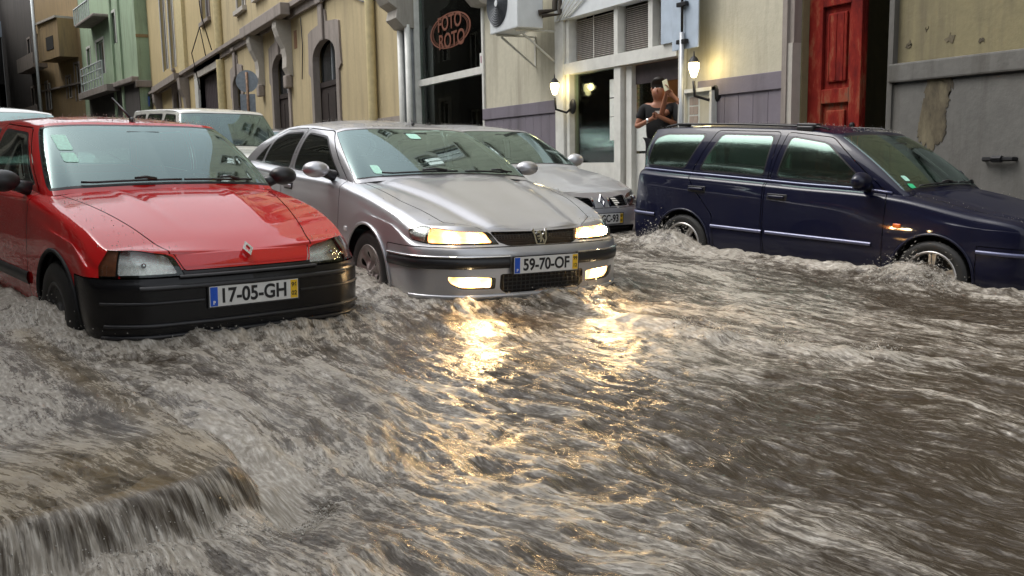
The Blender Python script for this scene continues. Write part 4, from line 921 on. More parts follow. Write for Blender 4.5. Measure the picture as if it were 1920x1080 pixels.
class Face:
    """vertical wall plane: origin (x,y), unit direction e along the street; s metres along, z height, d metres proud"""
    def __init__(s, A, B): s.A = Vector((A[0], A[1], 0)); s.e = Vector((B[0] - A[0], B[1] - A[1], 0)); s.L = s.e.length; s.e.normalize(); s.n = Vector((s.e.y, -s.e.x, 0)); s.n = s.n if s.n.dot(CAM_POS - s.A) > 0 else -s.n
    def P(s, px, py, d=0):
        r = ray(px, py); o = s.A + s.n * d; t = (o - CAM_POS).dot(s.n) / r.dot(s.n); p = CAM_POS + r * t; return (p - o).dot(s.e), p.z
    def S(s, px, py=200, d=0): return s.P(px, py, d)[0]
    def Zt(s, px, py, d=0): return s.P(px, py, d)[1]
    def w(s, a, z, d): p = s.A + s.e * a + s.n * d; return (p.x, p.y, z)
    def box(s, mb, a0, a1, z0, z1, d0, d1):
        c = [s.w(a, z, d) for z in (z0, z1) for (a, d) in ((a0, d0), (a1, d0), (a1, d1), (a0, d1))]
        return mb.add(c, [(0, 3, 2, 1), (4, 5, 6, 7), (0, 1, 5, 4), (1, 2, 6, 5), (2, 3, 7, 6), (3, 0, 4, 7)])
    def part(s, name, boxes, mat, parent, bevel=0, smooth=False):
        mb = MB()
        for q in boxes: s.box(mb, *q)
        return mb.build(name, mat, parent, smooth, loc=parent_loc(parent), bevel=bevel)
    def poly(s, name, pts, d0, d1, mat, parent):
        return MB().poly(pts, d0, d1, lambda a, b, d: s.w(a, b, d)).build(name, mat, parent, loc=parent_loc(parent))
    def wall(s, name, a0, a1, z0, z1, holes, mat, parent, th=.35, d=0):
        xs = sorted({a0, a1, *[h[0] for h in holes], *[h[1] for h in holes]}); zs = sorted({z0, z1, *[h[2] for h in holes], *[h[3] for h in holes]})
        xs = [x for x in xs if a0 <= x <= a1]; zs = [z for z in zs if z0 <= z <= z1]
        mb = MB()
        solid = lambda x, z: not any(h[0] < x < h[1] and h[2] < z < h[3] for h in holes)
        for i in range(len(xs) - 1):
            for j in range(len(zs) - 1):
                if solid((xs[i] + xs[i + 1]) / 2, (zs[j] + zs[j + 1]) / 2):
                    mb.add([s.w(xs[i], zs[j], d), s.w(xs[i + 1], zs[j], d), s.w(xs[i + 1], zs[j + 1], d), s.w(xs[i], zs[j + 1], d)], [(0, 1, 2, 3)])
        for h in holes:
            c = [(max(h[0], a0), max(h[2], z0)), (min(h[1], a1), max(h[2], z0)), (min(h[1], a1), min(h[3], z1)), (max(h[0], a0), min(h[3], z1))]
            mb.add([s.w(*q, d) for q in c] + [s.w(*q, d - th) for q in c], [(i, (i + 1) % 4, 4 + (i + 1) % 4, 4 + i) for i in range(4)])
        for q0, q1 in (((a0, z0), (a0, z1)), ((a1, z0), (a1, z1)), ((a0, z1), (a1, z1))):
            mb.add([s.w(*q0, d), s.w(*q1, d), s.w(*q1, d - 6), s.w(*q0, d - 6)], [(0, 1, 2, 3)])
        mb.add([s.w(a0, z0, d - 6), s.w(a1, z0, d - 6), s.w(a1, z1, d - 6), s.w(a0, z1, d - 6)], [(0, 1, 2, 3)])
        return mb.build(name, mat, parent, loc=parent_loc(parent))
def parent_loc(p):
    v = Vector((0, 0, 0))
    while p is not None: v += p.location; p = p.parent
    return v
def window(F, parent, a0, a1, z0, z1, frame='white_frame', pane='pane_dark', sill=True, bars=1, surround='stone_light', shutter=None, rec=.16, sd=.05):
    fw = .09
    fr = [(a0, a0 + fw, z0, z1, -rec - .06, -rec), (a1 - fw, a1, z0, z1, -rec - .06, -rec), (a0 + fw, a1 - fw, z1 - fw, z1, -rec - .06, -rec), (a0 + fw, a1 - fw, z0, z0 + fw, -rec - .06, -rec)]
    for k in range(bars):
        c = a0 + (a1 - a0) * (k + 1) / (bars + 1); fr.append((c - .04, c + .04, z0 + fw, z1 - fw, -rec - .05, -rec + .004))
    w = F.part('window', fr, M[frame], parent)
    F.part('pane', [(a0 + fw, a1 - fw, z0 + fw, z1 - fw, -rec - .045, -rec - .03)], M[shutter or pane], w)
    if surround:
        t = .2; F.part('window_surround', [(a0 - t, a0, z0 - .02, z1 + t, -.02, sd), (a1, a1 + t, z0 - .02, z1 + t, -.02, sd), (a0, a1, z1, z1 + t, -.02, sd)], M[surround], w)
    if sill: F.part('sill', [(a0 - .28, a1 + .28, z0 - .20, z0 - .02, -.1, .18)], M[surround or 'stone_light'], w)
    return w
def arch_pts(a0, a1, z0, zs, zt, n=12):
    c = (a0 + a1) / 2; r = (a1 - a0) / 2
    return [(a0, z0)] + [(c - r * math.cos(math.pi * k / n), zs + (zt - zs) * math.sin(math.pi * k / n)) for k in range(n + 1)] + [(a1, z0)]
def stone_arch(F, parent, a0, a1, z0, zs, zt, ztop, mat, w=.35, key=True, name='door_surround'):
    """carved stone frame round an arched opening, with a raised crown piece"""
    inn = arch_pts(a0, a1, z0, zs, zt); c = (a0 + a1) / 2
    out = [(a1 + w * .8, z0), (a1 + w * .8, zs - .5), (a1 + w * 1.5, zs - .35), (a1 + w * 1.3, zs + .15), (a1 + w * 1.2, zt + .35), (a1 + w * .4, zt + .42), (c + w * 1.1, zt + .5), (c + w * .9, ztop - .2), (c, ztop), (c - w * .9, ztop - .2), (c - w * 1.1, zt + .5),
           (a0 - w * .4, zt + .42), (a0 - w * 1.2, zt + .35), (a0 - w * 1.3, zs + .15), (a0 - w * 1.5, zs - .35), (a0 - w * .8, zs - .5), (a0 - w * .8, z0)]
    F.poly(name, inn + out, -.16, .06, M[mat], parent)
    if key: F.part('keystone', [(c - .22, c + .22, zt - .05, ztop + .1, .06, .14), (c - .32, c + .32, ztop + .05, ztop + .22, .05, .2)], M[mat], parent, bevel=.05)
FA = Face((-84, 8.4), (-22.04, 8.4))           # yellow houses
sA = lambda px, py=200: FA.S(px, py)
def zg(x, y=8.4): return road_z(x, y)
# ---- yellow house -----------------------------------------------------------
ZT = 14.5
s0, s1, s2 = 0.0, sA(423, 150), FA.L
yh = empty('yellow_house', (-30, 8.4, 0), 'pale yellow plastered house with carved stone arches and a grey string course', 'house')
P = FA.P
cz = FA.Zt(500, 41)                                  # top of string course
d1 = (FA.S(589, 150), FA.S(636, 150)); d2 = (FA.S(513, 160), FA.S(544, 160)); d3 = (FA.S(438, 170), FA.S(455, 170))
zb = -.6
holes = []
for (a, b), (spr, top) in ((d1, (4.55, 5.15)), (d2, (4.7, 5.3)), (d3, (4.7, 5.2))): holes.append((a, b, zb, top))
zw0, zw1 = cz + 1.15, cz + 3.3
wins = []
for k in range(6):
    a = FA.S(440, 0) + k * 3.75 + .6
    if a + 1.6 < s2: wins.append((a, a + 1.5, zw0, zw1)); wins.append((a, a + 1.5, zw0 + 4.1, zw1 + 4.1))
# the sills the photo shows sit at px 378-400 / 430-455
FA.wall('wall', s1 + .02, s2, zb, ZT, holes + wins, M['wall_yellow'], yh)
for w_ in wins: window(FA, yh, *w_, sill=True)
for (a, b), (spr, top) in ((d1, (4.55, 5.15)), (d2, (4.7, 5.3)), (d3, (4.7, 5.2))):
    # spandrels that round the top of each opening, then the carved surround
    F = FA; c = (a + b) / 2; arc = [(c - (b - a) / 2 * math.cos(math.pi * k / 12), spr + (top - spr) * math.sin(math.pi * k / 12)) for k in range(13)]
    stone_arch(FA, yh, a + .12, b - .12, zb, spr, top - .06, top + .95, 'stone', .36)
    dr = FA.part('door', [(a, b, zb, 3.7, -.26, -.20)], M['dark_wood'], yh)
    n = 3
    for k in range(n):
        x0 = a + .15 + (b - a - .3) * k / n; x1 = a + .15 + (b - a - .3) * (k + 1) / n - .08
        for z0, z1 in ((.9, 2.0), (2.15, 3.5)): FA.part('door_panel', [(x0, x1, z0, z1, -.20, -.175)], M['dark_wood'], dr, bevel=.01)
    FA.part('door_rail', [(a, b, 3.7, 3.86, -.26, -.16)], M['dark_wood'], dr)
    FA.part('fanlight', [(a, b, 3.86, top + .02, -.25, -.23)], M['pane_dark'], dr); FA.part('glazing_bar', [(c - .03, c + .03, 3.86, top, -.23, -.20)], M['grey_frame'], dr)
for a0, a1 in ((s1, d3[0] - .35), (d3[1] + .35, d2[0] - .35), (d2[1] + .35, d1[0] - .35), (d1[1] + .35, s2)):
    if a1 > a0: FA.part('plinth', [(a0, a1, zb, 2.45, -.02, .07)], M['stone'], yh)
def course(F, parent, a0, a1, z):
    F.part('string_course', [(a0, a1, z - .42, z - .16, -.02, .12), (a0, a1, z - .16, z, -.02, .30)], M['stone'], parent)
course(FA, yh, s1, s2, cz)
# two big stone brackets and the balcony slab they carry
for px_ in (490, 543):
    a = FA.S(px_, 80); z = cz - .42
    pts = [(0, 0), (.95, 0), (.95, -.25), (.8, -.55), (.45, -.95), (.38, -1.25), (.42, -1.6), (.2, -1.85), (0, -1.9)]
    mb = MB(); fr = lambda p, q, t: FA.w(a + t, z + q, p * .55)
    mb.poly(pts, -.3, .3, fr).build('bracket', M['stone_light'], yh, loc=parent_loc(yh))
    FA.part('bracket_drop', [(a - .22, a + .22, z - 2.3, z - 1.85, 0, .25)], M['stone'], yh, bevel=.06)
FA.part('balcony_slab', [(FA.S(478, 60), FA.S(560, 20), cz - .42, cz - .02, .3, .62)], M['stone'], yh, bevel=.03)
# rust mark
FA.part('rust_mark', [(FA.S(551, 60), FA.S(556, 60), 5.2, 5.8, .0, .012)], M['brown_shutter'], yh)
for nm, px_, z0 in (('downpipe', 707, -.3), ('downpipe', 421, 0)):
    a = FA.S(px_, 150); m_ = MB().tube([FA.w(a, z0, .14), FA.w(a, cz - .5, .14)] + ([FA.w(a, ZT - .2, .34)] if nm == 'x' else []), .13 if px_ > 600 else .2, 10)
    m_.build('downpipe', M['pipe_yellow'], yh, True, loc=parent_loc(yh), angle=50)
    MB().tube([FA.w(a, cz, .14), FA.w(a, ZT - .2, .14)], .13 if px_ > 600 else .2, 10).build('downpipe', M['pipe_yellow'], yh, True, loc=parent_loc(yh), angle=50)
FA.part('cornice', [(s1, s2, ZT - .5, ZT - .2, 0, .35), (s1, s2, ZT - .2, ZT + .05, 0, .55)], M['stone'], yh)
FA.part('roof', [(s1, s2, ZT + .05, ZT + .45, -6, .3)], M['roof_tile'], yh)
# black cable sagging along the wall
a0, a1 = FA.S(655, 20), FA.S(770, 0)
MB().tube([FA.w(a0 + (a1 - a0) * t, 6.05 - .55 * math.sin(math.pi * t), .05) for t in np.linspace(0, 1, 12)], .018, 5).build('cable', M['trim'], yh, loc=parent_loc(yh))
MB().tube([FA.w(FA.S(566, 30), 6.1, .05), FA.w(FA.S(566, 30) + .1, 5.2, .05), FA.w(FA.S(566, 60) - .05, 4.1, .05)], .018, 5).build('cable', M['trim'], yh, loc=parent_loc(yh))
# ---- second yellow house (garage) -------------------------------------------
yg = empty('yellow_house', (-60, 8.4, 0), 'deeper yellow house with dark slatted garage shutter and tall narrow windows, behind the white off-roader', 'house')
g = (FA.S(375, 160), FA.S(418, 160)); gz = FA.Zt(400, 132)
hol = [(g[0], g[1], zb, gz)]
tall = [(FA.S(267), FA.S(282), FA.Zt(275, 122), FA.Zt(275, 25)), (FA.S(312), FA.S(321), FA.Zt(316, 128), ZT - 1.5), (FA.S(327), FA.S(336), FA.Zt(331, 124), ZT - 1.5), (FA.S(379, 20), FA.S(393, 20), FA.Zt(386, 38), 11.5)]
low = [(FA.S(327), FA.S(339), zb, FA.Zt(333, 165)), (FA.S(270), FA.S(286), zb, FA.Zt(278, 172))]
tall = [(t[0], t[1], min(t[2], ZT - 2), min(max(t[3], t[2] + 2), ZT - .8)) for t in tall]
FA.wall('wall', 0, s1, zb, ZT, hol + tall + low, M['wall_yellow2'], yg)
gs = FA.part('garage_shutter', [(g[0], g[1], zb, gz, -.34, -.30)], M['shutter'], yg)
for k in range(14):
    x0 = g[0] + (g[1] - g[0]) * k / 14; FA.part('shutter_slat', [(x0 + .04, x0 + (g[1] - g[0]) / 14 - .04, zb, gz - .1, -.30, -.24)], M['shutter'], gs)
FA.part('garage_lintel', [(g[0] - 1.1, g[1] + .3, gz, gz + .7, -.3, .12)], M['stone_light'], yg); FA.part('garage_jamb', [(g[0] - 1.1, g[0], zb, gz, -.3, .12)], M['white_frame'], yg)
for i, t in enumerate(tall): window(FA, yg, *t, shutter=('brown_shutter' if i == 0 else 'shutter'), bars=0, sill=(i in (0, 3)), surround='white_frame' if i in (1, 2) else 'stone')
for t in low:
    FA.part('door', [(t[0], t[1], t[2], t[3], -.3, -.24)], M['dark_wood'], yg); stone_arch(FA, yg, t[0] + .1, t[1] - .1, zb, t[3] - .8, t[3], t[3] + 1.0, 'stone', .4)
course(FA, yg, 0, s1 - .02, cz)
for px_ in (352, 300):
    a = FA.S(px_, 150); z = cz - .42
    MB().poly([(0, 0), (1.0, 0), (.9, -.6), (.5, -1.1), (.35, -1.9), (.1, -2.2), (0, -2.2)], -.5, .5, lambda p, q, t: FA.w(a + t, z + q, p * .55)).build('bracket', M['stone'], yg, loc=parent_loc(yg))
FA.part('pilaster', [(FA.S(339, 90), FA.S(351, 90), cz, ZT, 0, .2)], M['pipe_yellow'], yg)
FA.part('pilaster', [(FA.S(294), FA.S(300), zb, 5.2, 0, .2)], M['pipe_yellow'], yg)
FA.part('balcony_slab', [(FA.S(300, 150), FA.S(345, 130), cz - .40, cz - .02, .3, .6)], M['stone'], yg)
FA.part('cornice', [(0, s1, ZT - .5, ZT, 0, .5)], M['stone'], yg)
# street lantern bracket by the course
br = FA.S(400, 80)
lb = MB().tube([FA.w(br, cz + .2, .1), FA.w(br, cz + 1.8, .5), FA.w(br, cz + 3.2, .6)], .03, 6).tube([FA.w(br - 1.6, cz - 1.6, .5), FA.w(br - 1.6, cz + .2, .8), FA.w(br + 1.2, cz + 1.1, .8), FA.w(br + 1.2, cz - .2, .6)], .025, 6).build('iron_bracket', M['iron'], None, True)
tag(lb, 'thin black wrought iron bracket fixed on the string course of the yellow house', 'bracket')
sg = empty('street_name_sign', FA.w(FA.S(279), 3, .1), 'small blue enamel street sign with white figures low on the far yellow house', 'sign')
a0, a1 = FA.S(267, 195), FA.S(288, 195); z0, z1 = FA.Zt(278, 204), FA.Zt(278, 186)
FA.part('sign_plate', [(a0, a1, z0, z1, .25, .32)], M['blue_sign'], sg)
dz = z1 - z0; da = a1 - a0
FA.part('sign_figure', [(a0 + da * .15, a0 + da * .22, z0 + dz * .2, z1 - dz * .2, .33, .345), (a0 + da * .35, a0 + da * .42, z0 + dz * .2, z1 - dz * .2, .33, .345), (a0 + da * .42, a0 + da * .6, z1 - dz * .32, z1 - dz * .2, .33, .345), (a0 + da * .42, a0 + da * .6, z0 + dz * .2, z0 + dz * .3, .33, .345), (a0 + da * .74, a0 + da * .82, z0 + dz * .2, z1 - dz * .2, .33, .345)], M['white_ink'], sg)
# ---- green house with enclosed balconies -------------------------------------
FG = Face((-95, 4.9), (-74.7, 7.55))
gh_ = empty('green_house', (-80, 7.6, 0), 'pale green house with projecting bay and white railed balcony', 'house')
GW = FG.L
gx = lambda px, py=120: FG.S(px, py)
gw = [(gx(183), gx(197), FG.Zt(190, 140), FG.Zt(190, 75)), (gx(214), gx(222), FG.Zt(218, 80), FG.Zt(218, 20)), (gx(165), gx(171), FG.Zt(168, 130), FG.Zt(168, 90))]
FG.wall('wall', 0, GW, zb, 17, gw, M['wall_green'], gh_)
for w_ in gw: window(FG, gh_, *w_, bars=0, surround='white_frame', sill=False)
# end wall of the bay that faces down the street
e0 = Vector(FG.w(GW, 0, 0)); 
FE = Face((e0.x - .02, e0.y), (e0.x - .02, e0.y + 1.5))
zbay = FG.Zt(262, 150)
FE.part('bay_side', [(0, 1.4, zbay, 17, 0, .12)], M['wall_green'], gh_); FE.part('bay_ledge', [(-.25, 1.4, zbay - .5, zbay, -1.0, .3)], M['stone'], gh_, bevel=.08)
FE.part('bay_band', [(-.02, 1.4, FG.Zt(250, 72), FG.Zt(250, 66), .12, .16)], M['wall_ochre'], gh_)
FG.part('bay_ledge', [(gx(163), GW, FG.Zt(240, 160), FG.Zt(240, 160) + .4, -.02, .5)], M['stone'], gh_, bevel=.08)
FG.part('ground_floor', [(gx(163), GW, zb, FG.Zt(240, 160), -.02, .04)], M['wall_dark'], gh_)
FG.part('pilaster', [(gx(213), gx(216), 3, 17, 0, .15), (gx(228), gx(231), 3, 17, 0, .15)], M['wall_green'], gh_)
rl = MB(); za, zc = FG.Zt(195, 168), FG.Zt(195, 122)
for k in range(9): rl.tube([FG.w(gx(171) + (gx(213) - gx(171)) * k / 8, za, .9), FG.w(gx(171) + (gx(213) - gx(171)) * k / 8, zc, .9)], .06, 5)
for t in (0, .35, .7, 1): rl.tube([FG.w(gx(171), za + (zc - za) * t, .9), FG.w(gx(213), za + (zc - za) * t, .9)], .06, 5)
rl.build('balcony_railing', M['pipe_white'], gh_, loc=parent_loc(gh_))
FG.part('balcony_slab', [(gx(165), gx(222), za - .5, za, 0, 1.0)], M['stone'], gh_)
FG.part('balcony_slab', [(gx(168, 20), gx(205, 20), FG.Zt(190, 42), FG.Zt(190, 36), 0, 1.3)], M['stone'], gh_, bevel=.1)
rl = MB(); za, zc = FG.Zt(190, 36), FG.Zt(190, 5)
for k in range(9): rl.tube([FG.w(gx(166, 20) + (gx(196, 20) - gx(166, 20)) * k / 8, za, 1.2), FG.w(gx(166, 20) + (gx(196, 20) - gx(166, 20)) * k / 8, zc, 1.2)], .06, 5)
rl.tube([FG.w(gx(166, 20), zc, 1.2), FG.w(gx(196, 20), zc, 1.2)], .08, 5).build('balcony_railing', M['pipe_white'], gh_, loc=parent_loc(gh_))
MB().tube([FE.w(1.35, 0, .3), FE.w(1.35, 17, .3)], .18, 8).build('downpipe', M['pipe_white'], gh_, True, loc=parent_loc(gh_))
# ---- ochre house ---------------------------------------------------------------
FO = Face((-108, 1.55), (-95.1, 4.88))
oh = empty('ochre_house', (-100, 3.5, 0), 'ochre house with a box balcony and pale upright pole beyond the green one', 'house')
ox = lambda px, py=120: FO.S(px, py)
ow = [(ox(122), ox(130), FO.Zt(126, 185), FO.Zt(126, 145)), (ox(139), ox(148), FO.Zt(143, 190), FO.Zt(143, 120)), (ox(113), ox(120), FO.Zt(116, 60), 15)]
FO.wall('wall', 0, FO.L, zb, 19, ow, M['wall_ochre'], oh)
for w_ in ow: window(FO, oh, *w_, bars=0, surround='stone', sill=False)
FO.part('box_balcony', [(ox(109), ox(148), FO.Zt(130, 112), FO.Zt(130, 40), 0, 1.6)], M['wall_ochre'], oh); FO.part('box_balcony_shade', [(ox(124), ox(138), FO.Zt(130, 95), FO.Zt(130, 70), 1.6, 1.64)], M['black'], oh)  # black plate on the solid box, shade of an opening put in colour
FO.part('balcony_rim', [(ox(109), ox(148), FO.Zt(130, 40), FO.Zt(130, 36), 0, 1.8)], M['stone_light'], oh)
FO.part('string_course', [(0, FO.L, FO.Zt(140, 160), FO.Zt(140, 157), 0, .3)], M['stone'], oh)
MB().tube([FO.w(ox(109), 0, 1.9), FO.w(ox(109), 19, 1.9)], .14, 6).build('pole', M['pipe_white'], oh, True, loc=parent_loc(oh))
# ---- dark houses and the closed end of the street ----------------------------
FD = Face((-128, -1.9), (-108.1, 1.5))
dh = empty('dark_house', (-118, 0, 0), 'dark stone house front at the far end of the street', 'house')
dw = [(FD.S(x), FD.S(x + 5), z, z + 2.6) for x in (62, 74, 88) for z in (2, 7, 12)]
FD.wall('wall', 0, FD.L, zb, 22, dw, M['wall_dark'], dh)
for w_ in dw: window(FD, dh, *w_, bars=0, surround='stone', sill=False)
for z in (6, 11): FD.part('balcony', [(FD.S(64), FD.S(96), z, z + .4, 0, 1.3), (FD.S(64), FD.S(96), z + .4, z + 1.4, 1.25, 1.3)], M['stone'], dh)
FX = Face((-128, -12), (-128, -1.95))
eh = empty('bridge_house', (-128, -6, 0), 'dark building closing the street over an archway, pale house glimpsed under it', 'house')
xx = lambda px, py=100: FX.S(px, py)
hole = (xx(2, 190), xx(22, 190), zb, FX.Zt(10, 158)); hw = [(xx(30, 30), xx(42, 30), FX.Zt(30, 38), FX.Zt(30, 18)), (xx(5, 30), xx(18, 30), FX.Zt(10, 38), FX.Zt(10, 10))]
FX.wall('wall', 0, FX.L, zb, 26, [hole] + hw, M['black'], eh)
for w_ in hw: window(FX, eh, *w_, bars=1, surround='pipe_white', sill=False)
FX.part('glazed_gallery', [(xx(0), xx(50), FX.Zt(20, 70), FX.Zt(20, 42), 0, .4)], M['blue_white'], eh)
for k in range(16): FX.part('gallery_bar', [(xx(0) + (xx(50) - xx(0)) * k / 16, xx(0) + (xx(50) - xx(0)) * k / 16 + .12, FX.Zt(20, 70), FX.Zt(20, 42), .4, .5)], M['sign_back'], eh)
FX.part('upper_front', [(xx(-5), xx(50), FX.Zt(20, 42), 26, 0, .3)], M['wall_grey'], eh)
FX.part('pale_back_wall', [(xx(2) - 1, xx(22) + 1, zb, 6, -6.5, -6.2)], M['wall_cream'], eh)
# ---- shop house ----------------------------------------------------------------
FS = Face((-22.02, 8.38), (-8.92, 8.38)); sh_ = empty('shop_house', (-15, 8.4, 0), 'cream shop house with mauve boarded dado and white framed shopfront', 'house')
sx_ = lambda px, py=150: FS.S(px, py)
a_p0, a_p1 = 0, sx_(778); wa, wb_ = sx_(779), sx_(907)
zd = FS.Zt(1000, 193)                 # top of dado
fl = .62                              # shop floor
sa, sb = sx_(1068), sx_(1287)
zbeam0, zbeam1 = FS.Zt(1160, 125), FS.Zt(1160, 102)
ztopb = FS.Zt(1160, 12); 
big = (wa, wb_, 1.3, 6.2); shop = (sa, sb, .2, ztopb + .75)
uw = [(2.2, 3.6, 7.6, 9.8), (8, 9.4, 8.2, 10.4), (11, 12.4, 8.2, 10.4), (2.2, 3.6, 11.3, 13.2), (8, 9.4, 11.6, 13.4), (11, 12.4, 11.6, 13.4)]
FS.wall('wall', a_p1, FS.L, zb, 15, [big, shop] + uw, M['wall_cream'], sh_)
for w_ in uw: window(FS, sh_, *w_)
FS.part('corner_pilaster', [(a_p0 + .1, a_p1, -.4, FS.Zt(768, 50), -.3, .10)], M['grey_frame'], sh_)
for t in (.12, .62): MB().tube([FS.w(a_p0 + t, -.3, .17), FS.w(a_p0 + t, FS.Zt(768, 50), .17)], .075, 10).build('pilaster_pipe', M['white_frame'], sh_, True, loc=parent_loc(sh_))
def console(a, z, k=1.0):
    mb = MB(); pts = [(0, .9), (.62, .9), (.66, .7), (.55, .5), (.62, .35), (.50, .15), (.34, .05), (.38, -.12), (.22, -.28), (0, -.3)]
    mb.poly([(p * k, q * k) for p, q in pts], -.28 * k, .28 * k, lambda p, q, t: FS.w(a + t, z + q, p)).build('scroll_console', M['stone_light'], sh_, loc=parent_loc(sh_), bevel=.015)
    for q, r in ((.62, .16), (.12, .11)):
        MB().lathe([(.001, -.34 * k), (r * k * .6, -.34 * k), (r * k, -.30 * k), (r * k, .30 * k), (r * k * .6, .34 * k), (.001, .34 * k)], 16, 'x').build('scroll', M['stone_light'], sh_, True, angle=40)
        o = bpy.context.scene.objects[-1] if False else None
console(a_p1 - .25, FS.Zt(770, 42) + .2, 1.25)
for o in [o for o in sh_.children if o.name.startswith('scroll') and not o.name.startswith('scroll_console')]:
    pass
console(sx_(903, 5) + .15, FS.Zt(903, 8) + .2, .9)
# big dark window with lettering
bw = FS.part('shop_window', [(wa, wa + .07, 1.3, 6.2, -.2, .02), (wb_ - .06, wb_, 1.3, 6.2, -.2, .0), (wa, wb_, FS.Zt(840, 150), FS.Zt(840, 137), -.16, -.06), (wa, wb_, 1.3, 1.42, -.2, .0)], M['white_frame'], sh_)
FS.part('pane', [(wa + .07, wb_ - .06, 1.42, 6.2, -.125, -.11)], M['win_glass'], bw)
room = MB()
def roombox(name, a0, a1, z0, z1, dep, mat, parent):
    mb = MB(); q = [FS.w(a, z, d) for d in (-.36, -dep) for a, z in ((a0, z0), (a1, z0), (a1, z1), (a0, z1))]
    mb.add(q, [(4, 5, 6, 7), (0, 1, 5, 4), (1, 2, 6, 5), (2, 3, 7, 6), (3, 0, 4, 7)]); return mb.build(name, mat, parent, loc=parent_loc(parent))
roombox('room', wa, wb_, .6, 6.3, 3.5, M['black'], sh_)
FS.part('window_panel', [(wa + .1, sx_(838), 1.4, 6.1, -.42, -.38)], plain('pale_panel', (.42, .46, .44), .8, 0, .2, 2, .2), bw); FS.part('window_panel', [(sx_(838) + .02, sx_(842), 1.4, 6.1, -.60, -.5)], M['grey_frame'], bw)  # pale grey-green panel and a grey strip inside the pane
FS.part('window_notice', [(sx_(893), sx_(905), FS.Zt(898, 124), FS.Zt(898, 98), -.10, -.09)], M['paper'], bw); FS.part('notice_seal', [(sx_(895), sx_(902), FS.Zt(898, 117), FS.Zt(898, 104), -.088, -.084)], plain('dark_red_seal', (.25, .02, .08), .5), bw)
# oval orange window lettering
oc = (FS.S(843, 57, -.1), FS.Zt(843, 57, -.1)); ra, rz = (sx_(880, 57) - sx_(806, 57)) / 2, (FS.Zt(843, 25) - FS.Zt(843, 90)) / 2
lg = MB()
for r0, r1 in ((1.04, .97), (.93, .91), (.88, .86)):
    for k in range(48):
        t0, t1 = 2 * math.pi * k / 48, 2 * math.pi * (k + 1) / 48
        q = [(oc[0] + ra * r * math.cos(t), oc[1] + rz * r * math.sin(t)) for r, t in ((r0, t0), (r0, t1), (r1, t1), (r1, t0))]; lg.add([FS.w(*p_, -.10) for p_ in q], [(0, 1, 2, 3)])
ovl = lg.build('oval_sign', M['neon'], bw, loc=parent_loc(sh_))
TM = lambda a, z, d: Matrix.Translation(Vector(FS.w(a, z, d)) - parent_loc(sh_)) @ Matrix(((1, 0, 0, 0), (0, 0, -1, 0), (0, 1, 0, 0), (0, 0, 0, 1)))
text_obj('sign_lettering', 'FOTO', .44, M['neon'], bw, TM(oc[0], oc[1] + .17, -.098), .004, .006, 1, ra * 1.2); text_obj('sign_lettering', 'ROTO', .46, M['neon'], bw, TM(oc[0] + .1, oc[1] - .22, -.098), .004, .006, 1, ra * 1.3)
# dado boards
for a0, a1, nm in ((wb_ + .02, sa - .35, 1), (sb + .32, FS.L, 1)):
    n = max(1, round((a1 - a0) / .30)); 
    for k in range(n):
        FS.part('dado_board', [(a0 + (a1 - a0) * k / n, a0 + (a1 - a0) * (k + 1) / n - .008, -.5, zd - .22, 0, .03)], M['dado_purple'], sh_)
    FS.part('dado_rail', [(a0, a1, zd - .22, zd, 0, .055)], M['dado_purple'], sh_, bevel=.01)
FS.part('window_side_trim', [(wb_, wb_ + .08, .6, 6.2, 0, .04)], M['white_frame'], sh_)
# shopfront
sf = FS.part('shopfront', [(sa - .33, sa - .05, -.2, ztopb + .2, -.1, .10), (sa - .03, sa + .07, .2, ztopb, -.12, .05), (sx_(1157), sx_(1169), .2, zbeam0 - .001, -.12, .06), (sa - .05, sb - .12, zbeam0, zbeam1, -.14, .09),
     (sb - .10, sb, .2, ztopb, -.12, .07)], M['white_frame'], sh_)
FS.part('shopfront_fascia', [(sa - .3, sb + .05, ztopb, ztopb + .75, -.1, .12)], M['ac_white'], sf)
for k in range(5): MB().tube([FS.w(sa - .2 + .1 * k, ztopb + .02, .14), FS.w(sa + .5 + .35 * k, ztopb + .7, .15)], .012, 5).build('cable', M['white_frame'], sf, loc=parent_loc(sh_))
for px_ in (1158, 1223): a = sx_(px_, 60); FS.part('mullion', [(a - .05, a + .06, zbeam1, ztopb, -.12, .04)], M['white_frame'], sf)
bl = FS.part('blind_backing', [(sa + .07, sb - .6, zbeam1, ztopb, -.22, -.2)], M['shutter'], sf)
bays = [(sa + .09, sx_(1158, 60) - .07), (sx_(1158, 60) + .08, sx_(1223, 60) - .07), (sx_(1223, 60) + .08, sx_(1252, 60))]
ns = 22
for (a0, a1) in bays:
    for k in range(ns):
        z = zbeam1 + .03 + (ztopb - zbeam1 - .05) * k / ns
        mb = MB(); dz_ = (ztopb - zbeam1) / ns * .72
        mb.add([FS.w(a0, z, -.08), FS.w(a1, z, -.08), FS.w(a1, z + dz_, -.13), FS.w(a0, z + dz_, -.13), FS.w(a0, z - .006, -.085), FS.w(a1, z - .006, -.085), FS.w(a1, z + dz_ - .006, -.135), FS.w(a0, z + dz_ - .006, -.135)], [(0, 1, 2, 3), (7, 6, 5, 4), (0, 4, 5, 1), (1, 5, 6, 2), (2, 6, 7, 3), (3, 7, 4, 0)])
        mb.build('blind_slat', M['blind'], sf, loc=parent_loc(sh_))
    FS.part('blind_rail', [(a0, a1, zbeam1 + .001, zbeam1 + .03, -.12, -.07)], M['white_frame'], sf)
c_ = (bays[0][0] * .55 + bays[0][1] * .45); MB().tube([FS.w(c_, zbeam1, -.06), FS.w(c_, ztopb, -.06)], .008, 5).build('blind_cord', M['white_frame'], sf, loc=parent_loc(sh_))
